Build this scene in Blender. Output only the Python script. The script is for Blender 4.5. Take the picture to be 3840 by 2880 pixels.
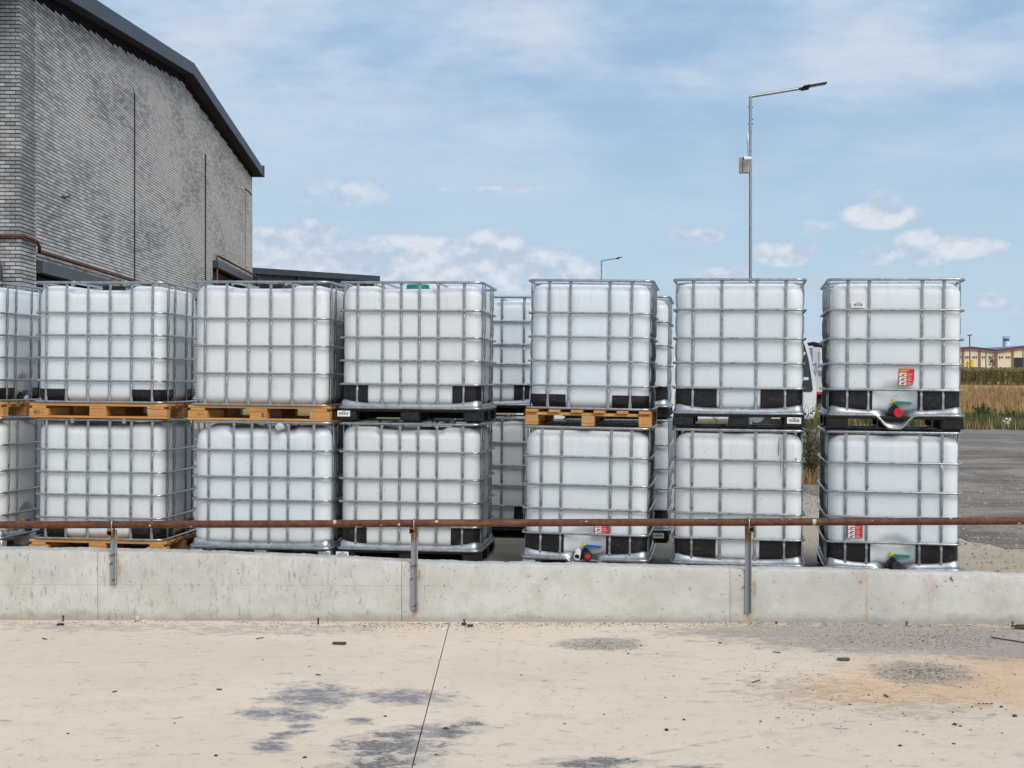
import bpy, math, random
from math import radians as R, sin, cos, pi, sqrt, exp, floor
from mathutils import Vector, Matrix, noise as mnoise

for o in list(bpy.data.objects): bpy.data.objects.remove(o)
sc = bpy.context.scene
COL = sc.collection
F, CH, HZ = 5333.0, 1.6, 1420.0          # focal length in photo pixels, eye height, horizon row

# ------------------------------------------------------------------ camera
cam = bpy.data.cameras.new('camera'); camo = bpy.data.objects.new('camera', cam); COL.objects.link(camo)
cam.sensor_width = 36; cam.lens = 50; cam.clip_end = 8000; cam.clip_start = .1
camo.location = (0, 0, CH); camo.rotation_euler = (R(90), 0, 0)
cam.shift_y = -20/3840
sc.camera = camo
sc.render.resolution_x = 1024; sc.render.resolution_y = 768

# ------------------------------------------------------------------ light and exposure
SUN_AZ, SUN_EL = 35, 44                   # degrees to the right of "behind the camera", elevation
sd = bpy.data.lights.new('sun', 'SUN'); so = bpy.data.objects.new('sun', sd); COL.objects.link(so)
sd.energy = 1.5; sd.angle = R(40); sd.color = (1, .95, .87)
to_sun = Vector((sin(R(SUN_AZ))*cos(R(SUN_EL)), -cos(R(SUN_AZ))*cos(R(SUN_EL)), sin(R(SUN_EL))))
so.rotation_euler = to_sun.to_track_quat('Z', 'Y').to_euler()
so.location = (8, -8, 14)
sc.view_settings.view_transform = 'Standard'; sc.view_settings.look = 'None'
sc.view_settings.exposure = 0.82; sc.view_settings.gamma = 1

# ------------------------------------------------------------------ node helper
class NT:
    def __init__(s, tree): s.t = tree; s.n = tree.nodes; s.l = tree.links
    def node(s, typ, **kw):
        n = s.n.new(typ)
        for k, v in kw.items(): setattr(n, k, v)
        return n
    def put(s, sock, v):
        if isinstance(v, bpy.types.NodeSocket): s.l.new(v, sock)
        elif v is not None:
            if isinstance(v, (tuple, list)) and len(v) == 3 and sock.type == 'RGBA': v = (*v, 1)
            sock.default_value = v
    def m(s, op, a, b=None, c=None, clamp=False):
        n = s.node('ShaderNodeMath', operation=op, use_clamp=clamp)
        s.put(n.inputs[0], a); s.put(n.inputs[1], b)
        if c is not None: s.put(n.inputs[2], c)
        return n.outputs[0]
    def mix(s, f, a, b, bt='MIX'):
        n = s.node('ShaderNodeMix', data_type='RGBA', blend_type=bt)
        s.put(n.inputs[0], f); s.put(n.inputs[6], a); s.put(n.inputs[7], b)
        return n.outputs[2]
    def noise(s, vec, scale, detail=4, rough=.55, dist=0):
        n = s.node('ShaderNodeTexNoise')
        s.put(n.inputs['Vector'], vec); s.put(n.inputs['Scale'], scale)
        n.inputs['Detail'].default_value = detail; n.inputs['Roughness'].default_value = rough
        n.inputs['Distortion'].default_value = dist
        return n.outputs['Fac']
    def ramp(s, f, lo, hi, a=0., b=1., smooth=True):
        n = s.node('ShaderNodeMapRange'); n.interpolation_type = 'SMOOTHSTEP' if smooth else 'LINEAR'
        s.put(n.inputs[0], f); s.put(n.inputs[1], lo); s.put(n.inputs[2], hi); s.put(n.inputs[3], a); s.put(n.inputs[4], b)
        return n.outputs[0]
    def vm(s, op, a, b=None, scale=None):
        n = s.node('ShaderNodeVectorMath', operation=op); s.put(n.inputs[0], a); s.put(n.inputs[1], b)
        if scale is not None: s.put(n.inputs['Scale'], scale)
        return n.outputs['Value'] if op in ('LENGTH', 'DOT_PRODUCT') else n.outputs[0]
    def sep(s, v):
        n = s.node('ShaderNodeSeparateXYZ'); s.put(n.inputs[0], v); return n.outputs
    def comb(s, x, y, z):
        n = s.node('ShaderNodeCombineXYZ'); s.put(n.inputs[0], x); s.put(n.inputs[1], y); s.put(n.inputs[2], z); return n.outputs[0]

# ------------------------------------------------------------------ sky
world = bpy.data.worlds.new('World'); sc.world = world; world.use_nodes = True
w = NT(world.node_tree); w.n.clear()
sky = w.node('ShaderNodeTexSky'); sky.sky_type = 'NISHITA'; sky.sun_disc = False
sky.sun_elevation = R(SUN_EL); sky.sun_rotation = R(180-SUN_AZ); sky.air_density = 1.0; sky.dust_density = 1.2; sky.ozone_density = 1.3
tc = w.node('ShaderNodeTexCoord').outputs['Generated']
dx, dy, dz = w.sep(tc)
az = w.m('ARCTAN2', dx, dy); el = w.m('ARCSINE', dz)
# high thin veil: a flat layer seen in perspective
k = w.m('DIVIDE', 1.0, w.m('ADD', w.m('MAXIMUM', dz, 0.0), .22))
lay = w.comb(w.m('MULTIPLY', dx, k), w.m('MULTIPLY', w.m('MULTIPLY', dy, k), 1.2), 6.1)
n1 = w.noise(lay, 3.2, 6, .56); n2 = w.noise(lay, 1.0, 2, .5)
veil = w.ramp(w.m('ADD', n1, w.m('MULTIPLY', w.m('SUBTRACT', n2, .5), .6)), .28, .72)
veil = w.m('MULTIPLY', veil, w.ramp(el, .10, .235, .22, 1.))
# cumulus: puffs low in the sky, each a distorted ellipse in azimuth / elevation
sv = w.comb(az, el, 0.)
sn = w.vm('MULTIPLY', sv, (1., 1.3, 1.))
nb = w.noise(sn, 19, 6, .6)
nb2 = w.noise(w.vm('ADD', sn, (.0, -.009, .0)), 19, 3, .6)
nd = w.m('MULTIPLY', w.m('SUBTRACT', nb, .5), 1.9)
PUFF = [  # u, v, half width, half height (photo pixels), strength
    (1150, 905, 150, 75, 1.5), (1040, 970, 200, 110, 1.8), (1480, 990, 420, 100, 1.9), (1850, 935, 120, 75, 1.5), (1880, 1010, 330, 90, 1.7), (1250, 1040, 520, 95, 2.), (2140, 1040, 150, 55, 1.2), (1280, 735, 190, 60, .55), (1850, 715, 260, 16, .5),
    (2600, 892, 110, 30, 1.3), (2940, 958, 130, 50, 1.4), (3040, 870, 90, 34, .8), (3280, 830, 150, 50, 1.4), (3290, 785, 70, 50, 1.2), (3430, 945, 120, 70, 1.5), (3580, 955, 140, 40, 1.1), (3265, 975, 100, 34, 1.), (2720, 1032, 120, 28, 1.3), (3650, 1140, 60, 30, .8), (3810, 1180, 90, 28, .9)]
env = None
for (u, v, a, b, st) in PUFF:
    ca, ce = (u-1920)/F, (HZ-v)/F
    n_ = w.node('ShaderNodeVectorMath', operation='MULTIPLY_ADD'); w.put(n_.inputs[0], sv)
    n_.inputs[1].default_value = (F/a, F/b, 0); n_.inputs[2].default_value = (-ca*F/a, -ce*F/b, 0)
    r2 = w.vm('DOT_PRODUCT', n_.outputs[0], n_.outputs[0])
    g = w.m('MULTIPLY_ADD', r2, -st, 1.3*st)
    env = g if env is None else w.m('MAXIMUM', env, g)
# the same kind of puffs go on all round the horizon
gen = w.m('MULTIPLY', w.ramp(w.noise(sn, 5.5, 2, .5), .52, .70), w.m('MULTIPLY', w.ramp(el, .0, .05), w.ramp(el, .19, .10)))
front = w.ramp(dy, .80, .92)
env = w.m('MAXIMUM', env, w.m('MULTIPLY', gen, w.m('SUBTRACT', 1.0, front)))
inside = w.ramp(env, 0., .3)
cum = w.m('MULTIPLY', w.ramp(w.m('ADD', env, nd), -.05, 1.15), inside)
shade = w.ramp(w.m('ADD', w.m('MULTIPLY', w.m('SUBTRACT', nb, nb2), 2.5), nb), .25, .82)
SKYK = .075
skyc = w.vm('SCALE', sky.outputs[0], None, SKYK)
# a pale haze sits over the whole sky, thickest low down
hz = w.ramp(el, .85, .30, .35, .92, False)
hcol = w.mix(w.ramp(el, .24, .06), (.185, .285, .412), (.262, .352, .437))
base = w.mix(hz, skyc, hcol)
base = w.mix(w.m('MULTIPLY', veil, .80), base, (.41, .437, .482))
cc = w.mix(shade, (.285, .34, .425), (.45, .46, .495))
full = w.mix(w.m('MULTIPLY', cum, .80), base, cc)
bg = w.node('ShaderNodeBackground'); w.put(bg.inputs[0], full); bg.inputs[1].default_value = 1.0
world.cycles.sampling_method = 'MANUAL'; world.cycles.sample_map_resolution = 512
sc.cycles.max_bounces = 6; sc.cycles.diffuse_bounces = 3; sc.cycles.glossy_bounces = 3; sc.cycles.caustics_reflective = False; sc.cycles.caustics_refractive = False
wo = w.node('ShaderNodeOutputWorld'); w.l.new(bg.outputs[0], wo.inputs[0])

# ------------------------------------------------------------------ materials
MATS = {}
def mat(name, fn):
    if name in MATS: return MATS[name]
    m_ = bpy.data.materials.new(name); m_.use_nodes = True
    t = NT(m_.node_tree); t.b = t.n['Principled BSDF']
    fn(t); MATS[name] = m_
    return m_
def simple(name, col, rough=.5, metal=0., var=.12, scale=9., bump=0., bscale=60., spec=None):
    def fn(t):
        p = t.node('ShaderNodeNewGeometry').outputs['Position']
        n = t.noise(p, scale, 4, .6)
        c = t.mix(t.ramp(n, .3, .7), tuple(x*(1-var) for x in col), tuple(min(1, x*(1+var)) for x in col))
        t.put(t.b.inputs['Base Color'], c); t.b.inputs['Roughness'].default_value = rough; t.b.inputs['Metallic'].default_value = metal
        if spec is not None: t.b.inputs['Specular IOR Level'].default_value = spec
        if bump: bumpn(t, t.noise(p, bscale, 4, .6), bump)
    return mat(name, fn)
def bumpn(t, h, strength, dist=.01):
    b = t.node('ShaderNodeBump'); b.inputs['Strength'].default_value = strength; b.inputs['Distance'].default_value = dist
    t.put(b.inputs['Height'], h); t.l.new(b.outputs[0], t.b.inputs['Normal'])
def pos(t): return t.node('ShaderNodeNewGeometry').outputs['Position']
def obj_co(t): return t.node('ShaderNodeTexCoord').outputs['Object']
def scaled(t, v, s): return t.vm('MULTIPLY', v, s)
def ell(t, P, cx, cy, rx, ry, ang=0.):
    """1 inside, falling to 0: ellipse in the ground plane"""
    x = t.m('SUBTRACT', P[0], cx); y = t.m('SUBTRACT', P[1], cy); c, s = cos(ang), sin(ang)
    a = t.m('MULTIPLY', t.m('ADD', t.m('MULTIPLY', x, c), t.m('MULTIPLY', y, s)), 1/rx)
    b = t.m('MULTIPLY', t.m('SUBTRACT', t.m('MULTIPLY', y, c), t.m('MULTIPLY', x, s)), 1/ry)
    return t.m('SUBTRACT', 1.0, t.m('ADD', t.m('MULTIPLY', a, a), t.m('MULTIPLY', b, b)))
def gxy(u, v):
    Y = CH*F/(v-HZ); return (u-1920)/F*Y, Y

def f_hdpe(t):
    P = pos(t); rnd = t.node('ShaderNodeObjectInfo').outputs['Random']
    O = obj_co(t); ox, oy, oz = t.sep(O)
    big = t.noise(P, 2.6, 3, .5); streak = t.noise(scaled(t, P, (34, 34, 1.6)), 1., 5, .6)
    c = t.mix(big, (.69, .75, .80), (.74, .795, .84))
    c = t.mix(t.m('MULTIPLY', rnd, .42), c, (.73, .71, .65))
    up = t.ramp(oz, .75, 1.12)
    g = t.m('MULTIPLY', t.ramp(streak, .50, .74), t.m('ADD', .05, t.m('MULTIPLY', up, .22)))
    c = t.mix(g, c, (.42, .35, .27))
    spk = t.ramp(t.noise(P, 46, 2, .5), .71, .76)
    c = t.mix(t.m('MULTIPLY', spk, .5), c, (.24, .21, .18))
    sm = t.ramp(t.noise(scaled(t, P, (9, 9, 5)), 1., 6, .7), .60, .78)
    c = t.mix(t.m('MULTIPLY', sm, t.m('MULTIPLY', rnd, .25)), c, (.40, .37, .33))
    t.put(t.b.inputs['Base Color'], c)
    t.put(t.b.inputs['Roughness'], t.ramp(big, .3, .7, .34, .5))
    t.b.inputs['Subsurface Weight'].default_value = .75; t.b.inputs['Subsurface Radius'].default_value = (1., 1., 1.); t.b.inputs['Subsurface Scale'].default_value = .045
    bumpn(t, t.m('ADD', t.m('MULTIPLY', t.noise(P, 11, 3, .5), 1.), t.m('MULTIPLY', t.noise(P, 150, 2, .5), .05)), .14, .02)
HDPE = mat('tank_plastic', f_hdpe)
def f_galv(t):
    P = pos(t); n = t.noise(P, 22, 3, .6); n2 = t.noise(P, 5, 2, .5)
    c = t.mix(t.ramp(n, .3, .7), (.34, .36, .37), (.46, .48, .49))
    c = t.mix(t.m('MULTIPLY', t.ramp(n2, .66, .80), .6), c, (.26, .25, .23))
    t.put(t.b.inputs['Base Color'], c); t.b.inputs['Metallic'].default_value = .88
    t.put(t.b.inputs['Roughness'], t.ramp(n, .3, .7, .26, .36))
GALV = mat('galvanised_steel', f_galv)
def f_black(t):
    P = pos(t); n = t.noise(scaled(t, P, (6, 6, 26)), 1., 6, .7); n3 = t.noise(P, 55, 5, .7, 1.5)
    c = t.mix(t.ramp(n, .45, .8), (.007, .007, .008), (.022, .022, .024))
    c = t.mix(t.m('MULTIPLY', t.ramp(n3, .56, .66), .35), c, (.16, .16, .17))
    t.b.inputs['Specular IOR Level'].default_value = .35; t.put(t.b.inputs['Base Color'], c); t.put(t.b.inputs['Roughness'], t.ramp(n, .3, .7, .36, .6))
    bumpn(t, n, .25)
BLACK = mat('black_plastic', f_black)
def f_wood(t):
    P = obj_co(t); rnd = t.node('ShaderNodeObjectInfo').outputs['Random']
    G = t.vm('ADD', P, t.comb(t.m('MULTIPLY', rnd, 7.), t.m('MULTIPLY', rnd, 3.), rnd))
    g = t.noise(scaled(t, G, (3, 60, 60)), 1., 5, .6, .8); k = t.noise(G, 4.5, 3, .5)
    c = t.mix(t.ramp(g, .3, .7), (.46, .21, .055), (.66, .36, .12))
    c = t.mix(t.m('MULTIPLY', rnd, .55), c, (.50, .21, .05)); c = t.mix(t.m('MULTIPLY', t.ramp(t.m('FRACT', t.m('MULTIPLY', rnd, 7.3)), .6, 1.), .45), c, (.40, .30, .19))
    c = t.mix(t.m('MULTIPLY', t.ramp(k, .55, .75), .5), c, (.25, .11, .04))
    t.put(t.b.inputs['Base Color'], c); t.b.inputs['Roughness'].default_value = .75
    bumpn(t, g, .3, .004)
WOOD = mat('pallet_wood', f_wood)
def f_rust(t):
    P = pos(t); n = t.noise(P, 26, 6, .7); n2 = t.noise(scaled(t, P, (3, 22, 22)), 1., 5, .65); n3 = t.noise(scaled(t, P, (17, 17, 17)), 1., 2, .4)
    c = t.mix(t.ramp(n, .32, .68), (.058, .020, .012), (.155, .052, .022))
    c = t.mix(t.ramp(n2, .52, .74), c, (.20, .082, .034))
    c = t.mix(t.ramp(n3, .70, .715), c, (.50, .44, .38))
    t.put(t.b.inputs['Base Color'], c); t.b.inputs['Roughness'].default_value = .72; t.b.inputs['Metallic'].default_value = .1
    bumpn(t, n, .35, .004)
RUST = mat('rusty_pipe', f_rust)
def f_post(t):
    P = pos(t); n = t.noise(scaled(t, P, (40, 40, 12)), 1., 5, .65)
    x, y, z = t.sep(P)
    top = t.ramp(z, .44, .60, .0, .18)
    c = t.mix(t.ramp(t.m('ADD', n, top), .60, .70), (.33, .345, .36), (.30, .125, .035))
    t.put(t.b.inputs['Base Color'], c); t.b.inputs['Roughness'].default_value = .55; t.b.inputs['Metallic'].default_value = .35
POST = mat('bracket_steel', f_post)
RUSTY_STUB = simple('rusty_stub', (.27, .115, .032), .75, 0, .5, 45)
def f_wall(t):
    P = pos(t); X, Y, Z = t.sep(P)
    big = t.noise(P, 1.7, 4, .55); fine = t.noise(P, 95, 3, .6); mid = t.noise(P, 9, 5, .6)
    c = t.mix(t.ramp(big, .3, .7), (.52, .508, .465), (.61, .598, .555))
    c = t.mix(t.m('MULTIPLY', t.ramp(mid, .38, .72), .6), c, (.45, .425, .375))
    st = t.noise(scaled(t, P, (62, 62, 11)), 1., 4, .65)
    left = t.ramp(X, .9, -1.6)                      # the left bays carry weather streaks
    c = t.mix(t.m('MULTIPLY', t.m('MULTIPLY', t.ramp(st, .57, .67), left), .55), c, (.22, .20, .17))
    pits = t.ramp(t.noise(P, 62, 2, .5), .69, .735)
    c = t.mix(t.m('MULTIPLY', pits, .75), c, (.13, .12, .105))
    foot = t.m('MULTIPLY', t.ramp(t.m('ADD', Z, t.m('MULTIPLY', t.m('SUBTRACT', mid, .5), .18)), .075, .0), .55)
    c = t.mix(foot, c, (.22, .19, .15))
    pale = t.ramp(t.noise(P, 5.5, 5, .65), .62, .72)
    c = t.mix(t.m('MULTIPLY', pale, .5), c, (.66, .645, .60))
    # rust runs below the brackets and one thin run further right
    rn = t.noise(scaled(t, P, (30, 30, 7)), 1., 5, .7)
    for (cx, cz, rx, rz, k_) in [(2.318, .14, .011, .27, .42), (1.565, .24, .035, .10, .7), (1.56, .04, .03, .10, .6), (-.615, .30, .02, .05, .8), (-.635, .10, .03, .07, .8), (2.29, .30, .05, .06, .35), (2.72, .24, .05, .14, .25), (-2.60, .33, .02, .06, .5)]:
        e = ell(t, (X, Z), cx, cz, rx, rz)
        c = t.mix(t.m('MULTIPLY', t.ramp(t.m('ADD', t.m('MAXIMUM', e, -2.), t.m('MULTIPLY', t.m('SUBTRACT', rn, .5), 4.5)), -.1, 1.2), k_), c, (.42, .24, .11))
    lift = t.m('MULTIPLY', t.ramp(t.m('ABSOLUTE', t.m('SUBTRACT', t.m('ADD', Z, t.m('MULTIPLY', mid, .004)), .238)), .0035, .0005), t.ramp(X, .2, -.6))
    c = t.mix(t.m('MULTIPLY', lift, .35), c, (.25, .235, .2))
    t.put(t.b.inputs['Base Color'], c); t.b.inputs['Roughness'].default_value = .9
    h = t.m('SUBTRACT', t.m('ADD', t.m('MULTIPLY', mid, .5), t.m('MULTIPLY', fine, .25)), t.m('MULTIPLY', pits, 1.2))
    bumpn(t, h, .5, .008)
CONCRETE = mat('wall_concrete', f_wall)
def f_pave(t):
    P = pos(t); X, Y, Z = t.sep(P)
    wn = t.noise(scaled(t, P, (1, 1.35, 1)), 9.0, 9, .72, .5); big = t.noise(P, .55, 3, .5); fine = t.noise(P, 130, 3, .65); mid = t.noise(P, 14, 5, .6)
    c = t.mix(t.ramp(big, .3, .7), (.645, .53, .41), (.72, .605, .475))
    c = t.mix(t.m('MULTIPLY', t.ramp(mid, .35, .7), .25), c, (.52, .455, .38))
    side = t.ramp(X, 1.0, 2.6)
    c = t.mix(t.m('MULTIPLY', side, .32), c, (.46, .39, .31))
    dl = t.noise(scaled(t, P, (1, 1.4, 1)), 2.3, 7, .7); c = t.mix(t.m('MULTIPLY', t.ramp(dl, .50, .70), .4), c, (.47, .40, .325)); sp2 = t.ramp(t.noise(P, 48, 4, .7), .63, .70); c = t.mix(t.m('MULTIPLY', sp2, .45), c, (.28, .235, .19))
    spk = t.ramp(fine, .60, .72)
    c = t.mix(t.m('MULTIPLY', spk, t.m('ADD', .38, t.m('MULTIPLY', side, .4))), c, (.24, .21, .18))
    nd_ = t.m('MULTIPLY', t.m('SUBTRACT', wn, .5), 11.); mot = t.noise(scaled(t, P, (1, 1.6, 1)), 42, 6, .75)
    def patch(c, lst, col, amt, lo=.25, hi=.75, kn=1.):
        acc = None
        for (u, v, du, dv, ang) in lst:
            cx, cy = gxy(u, v); rx = du/F*cy; ry = abs(gxy(u, v-dv)[1]-gxy(u, v+dv)[1])/2*1.1; rx *= 1.15
            e = ell(t, (X, Y), cx, cy, rx, ry, ang)
            acc = e if acc is None else t.m('MAXIMUM', acc, e)
        acc = t.m('MAXIMUM', acc, -1.2)
        f_ = t.ramp(t.m('ADD', acc, t.m('MULTIPLY', nd_, kn)), lo, hi)
        amt = t.m('MULTIPLY', t.ramp(mot, .36, .60, .45, 1.), amt)
        return t.mix(t.m('MULTIPLY', f_, amt), c, col), f_
    c, _ = patch(c, [(3560, 2555, 360, 85, 0), (3800, 2480, 200, 45, 0), (3250, 2590, 260, 50, 0)], (.60, .33, .12), .72, -1.0, 1.3, .45)
    c, _ = patch(c, [(3000, 2590, 260, 60, 0), (3420, 2650, 260, 50, 0)], (.27, .225, .18), .40, -.1, 1.2)
    c, _ = patch(c, [(350, 2352, 420, 16, 0), (1150, 2356, 300, 24, 0), (900, 2362, 200, 20, 0)], (.36, .33, .31), .75)
    c, grit = patch(c, [(3420, 2398, 520, 46, 0), (3460, 2525, 150, 38, 0), (3300, 2372, 640, 30, 0), (2250, 2415, 130, 20, 0), (3750, 2430, 260, 40, 0)], (.26, .23, .205), .9, -.7, .5, .4)
    c, d1 = patch(c, [(1180, 2612, 135, 42, .1), (1010, 2672, 110, 20, 0), (1120, 2690, 70, 16, 0), (1080, 2755, 90, 10, .8), (1130, 2722, 40, 10, 0), (1010, 2800, 60, 22, .6), (1520, 2612, 160, 24, -.15), (1350, 2705, 40, 12, 0)], (.27, .265, .27), .85, -.9, 1.3, .62)
    c, d2 = patch(c, [(1480, 2800, 190, 50, .35), (1620, 2745, 160, 28, .3), (1440, 2865, 160, 34, .2), (1760, 2712, 50, 12, .2), (2230, 2862, 190, 24, 0), (2600, 2880, 80, 16, 0), (1450, 2752, 60, 16, 0)], (.22, .21, .205), .85, -.9, 1.3, .62)
    c = t.mix(t.m('MULTIPLY', t.ramp(d1, .62, .92), t.ramp(mot, .36, .58, .3, .9)), c, (.15, .155, .175)); c = t.mix(t.m('MULTIPLY', t.ramp(d2, .62, .92), t.ramp(mot, .36, .58, .3, .95)), c, (.11, .11, .115))
    e1 = t.ramp(t.m('MULTIPLY', d1, t.m('SUBTRACT', 1.0, d1)), .10, .25)
    c = t.mix(t.m('MULTIPLY', e1, .2), c, (.16, .16, .165))
    # a paler strip follows the sawn joint, faint tyre curves cross the slab
    pj = t.m('MULTIPLY', t.ramp(t.m('ABSOLUTE', t.m('ADD', X, .38)), .10, .0), t.ramp(wn, .35, .6))
    c = t.mix(t.m('MULTIPLY', pj, .35), c, (.66, .60, .53))
    for (x0, y0, x1, y1, wd) in [(-.35, 8.85, 1.1, 8.25, .012), (-.35, 8.76, 1.1, 8.16, .012), (.45, 6.0, 1.7, 6.75, .02), (2.05, 6.2, 2.35, 5.8, .05), (-3.6, 7.95, -1.9, 8.05, .01)]:
        L = sqrt((x1-x0)**2+(y1-y0)**2); ux, uy = (x1-x0)/L, (y1-y0)/L
        a = t.m('ADD', t.m('MULTIPLY', t.m('SUBTRACT', X, x0), ux), t.m('MULTIPLY', t.m('SUBTRACT', Y, y0), uy))
        b = t.m('ADD', t.m('MULTIPLY', t.m('SUBTRACT', X, x0), -uy), t.m('MULTIPLY', t.m('SUBTRACT', Y, y0), ux))
        b = t.m('ADD', b, t.m('MULTIPLY', t.m('POWER', t.m('SUBTRACT', t.m('MULTIPLY', a, 1/L), .5), 2.), .12))
        f_ = t.m('MULTIPLY', t.ramp(t.m('ABSOLUTE', b), wd*1.6, wd*.3), t.m('MULTIPLY', t.ramp(a, 0, .2), t.ramp(a, L, L-.2)))
        c = t.mix(t.m('MULTIPLY', t.m('MULTIPLY', f_, t.ramp(mid, .35, .6)), .4), c, (.30, .27, .24))
    t.put(t.b.inputs['Base Color'], c); t.b.inputs['Roughness'].default_value = .88
    h = t.m('ADD', t.m('MULTIPLY', fine, .3), t.m('ADD', t.m('MULTIPLY', mid, .35), t.m('MULTIPLY', t.m('ADD', d1, d2), -.8)))
    bumpn(t, h, .35, .008)
PAVE = mat('pavement_concrete', f_pave)
def f_yard(t):
    P = pos(t); X, Y, Z = t.sep(P)
    n = t.noise(P, 1.1, 5, .6); fine = t.noise(P, 60, 4, .7); mid = t.noise(P, 7, 4, .6)
    c = t.mix(t.ramp(n, .35, .7), (.40, .33, .24), (.48, .40, .305))
    c = t.mix(t.m('MULTIPLY', t.ramp(mid, .45, .7), .4), c, (.34, .30, .25))
    c = t.mix(t.m('MULTIPLY', t.ramp(fine, .56, .7), .45), c, (.18, .165, .15))
    far = t.ramp(Y, 12.5, 20)
    c = t.mix(t.m('MULTIPLY', far, .6), c, (.30, .275, .25))
    t.put(t.b.inputs['Base Color'], c); t.b.inputs['Roughness'].default_value = .92
    bumpn(t, t.m('ADD', fine, t.m('MULTIPLY', mid, .6)), .5, .012)
YARD = mat('yard_sand', f_yard)
def f_road(t):
    P = pos(t); X, Y, Z = t.sep(P)
    n = t.noise(scaled(t, P, (.6, 1., 1)), .9, 6, .62); fine = t.noise(P, 30, 5, .8); tr = t.noise(scaled(t, P, (.5, 1.5, 1)), .55, 5, .6, .8); gr = t.noise(P, 75, 3, .7)
    c = t.mix(t.ramp(n, .32, .68), (.10, .088, .074), (.235, .20, .162))
    c = t.mix(t.m('MULTIPLY', t.ramp(tr, .50, .64), .85), c, (.065, .062, .06)); lg = t.noise(P, .33, 4, .6, .6); c = t.mix(t.m('MULTIPLY', t.ramp(lg, .45, .58), .85), c, (.31, .255, .195))
    c = t.mix(t.m('MULTIPLY', t.ramp(fine, .53, .66), .7), c, (.34, .31, .28))
    c = t.mix(t.m('MULTIPLY', t.ramp(gr, .44, .32), .8), c, (.045, .043, .042))
    cl_ = t.noise(P, 7, 8, .85); c = t.mix(t.m('MULTIPLY', t.ramp(cl_, .50, .62), .6), c, (.07, .064, .058)); c = t.mix(t.m('MULTIPLY', t.ramp(cl_, .47, .38), .5), c, (.33, .295, .25))
    far = t.ramp(Y, 30, 42)
    c = t.mix(t.m('MULTIPLY', far, .5), c, (.16, .15, .142))
    t.put(t.b.inputs['Base Color'], c); t.b.inputs['Roughness'].default_value = .93
    bumpn(t, fine, .6, .015)
ROAD = mat('gravel_asphalt', f_road)
def f_field(t):
    P = pos(t); X, Y, Z = t.sep(P)
    n = t.noise(P, .35, 5, .6); f2 = t.noise(P, 9, 3, .6)
    c = t.mix(n, (.34, .22, .10), (.46, .31, .13))
    c = t.mix(t.m('MULTIPLY', f2, .4), c, (.25, .17, .08))
    c = t.mix(t.ramp(t.m('ADD', Y, t.m('MULTIPLY', n, 6)), 61, 52), c, (.10, .11, .035))
    t.put(t.b.inputs['Base Color'], c); t.b.inputs['Roughness'].default_value = .95
FIELD = mat('field_soil', f_field)
def f_brick(t):
    P = obj_co(t)
    U = t.node('ShaderNodeAttribute', attribute_name='bp', attribute_type='GEOMETRY').outputs['Vector']
    W = t.node('ShaderNodeVectorMath', operation='ADD')
    P = pos(t)
    x, y, z = t.sep(P)
    row = t.m('FLOOR', t.m('MULTIPLY', t.m('SUBTRACT', z, .1), 1/.075))
    half = t.m('MULTIPLY', t.m('MODULO', row, 2.), .5)
    cx = t.m('FLOOR', t.m('ADD', t.m('MULTIPLY', t.m('SUBTRACT', y, 27.4), 1/.3597), half))
    cy = t.m('FLOOR', t.m('ADD', t.m('MULTIPLY', t.m('ADD', x, 9.47), 1/.195), half))
    wn = t.node('ShaderNodeTexWhiteNoise'); t.put(wn.inputs['Vector'], t.comb(cx, cy, row))
    big = t.noise(scaled(t, P, (1, .30, .8)), .75, 4, .55, .4); grime = t.noise(P, 20, 5, .7)
    s_ = t.m('ADD', t.m('ADD', t.m('MULTIPLY', wn.outputs[0], .30), t.m('MULTIPLY', big, .90)), t.m('MULTIPLY', grime, .25))
    pier = t.ramp(y, 28.5, 28.2)
    s_ = t.m('SUBTRACT', s_, t.m('MULTIPLY', pier, t.m('MULTIPLY', grime, .55)))
    c = t.mix(t.ramp(s_, .30, .90), (.21, .215, .225), (.57, .56, .54))
    t.put(t.b.inputs['Base Color'], c); t.b.inputs['Roughness'].default_value = .85
    bumpn(t, grime, .3, .006)
BRICK = mat('grey_brick', f_brick)
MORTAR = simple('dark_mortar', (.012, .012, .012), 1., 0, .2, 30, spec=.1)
SLATE = simple('slate_cladding', (.032, .048, .074), .55, .0, .12, 1.3)
SLATE2 = simple('slate_steel', (.040, .055, .066), .45, .25, .15, 3)
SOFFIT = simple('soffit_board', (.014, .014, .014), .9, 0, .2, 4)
DARKIN = simple('dark_shutter', (.010, .011, .012), .7)
WHITEP = simple('white_paint', (.72, .73, .74), .35, 0, .05, 2)
LABELW = simple('label_paper', (.78, .78, .78), .5, 0, .04, 20)
INK = simple('black_ink', (.02, .02, .022), .6)
STAMP = simple('stamp_ink', (.10, .045, .015), .8)
REDL = simple('red_label', (.55, .018, .028), .45, 0, .08, 30)
YEL = simple('yellow_plastic', (.75, .50, .02), .4)
REDC = simple('red_plastic', (.52, .022, .03), .4)
GREEN = simple('green_plastic', (.0, .22, .17), .38)
BLUE = simple('blue_plastic', (.008, .10, .38), .38)
CLEAR = simple('clear_film', (.55, .56, .57), .25)
BEIGE = simple('beige_box', (.42, .40, .31), .5)
GLASSD = simple('dark_glass', (.022, .032, .042), .08, 0, .3, .8, spec=.6)
BLUETXT = simple('blue_letters', (.04, .13, .38), .5)
CREAM = simple('cream_render', (.78, .68, .50), .8, 0, .06, .05)
MAROON = simple('maroon_trim', (.24, .135, .12), .7)
ROOFB = simple('blue_roof_edge', (.10, .16, .28), .6)
BLUEM = simple('blue_metal', (.045, .14, .30), .5)
PALEB = simple('pale_brick', (.42, .40, .36), .85, 0, .3, 6)
STICKM = simple('dry_stick', (.09, .06, .035), .9)
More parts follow.
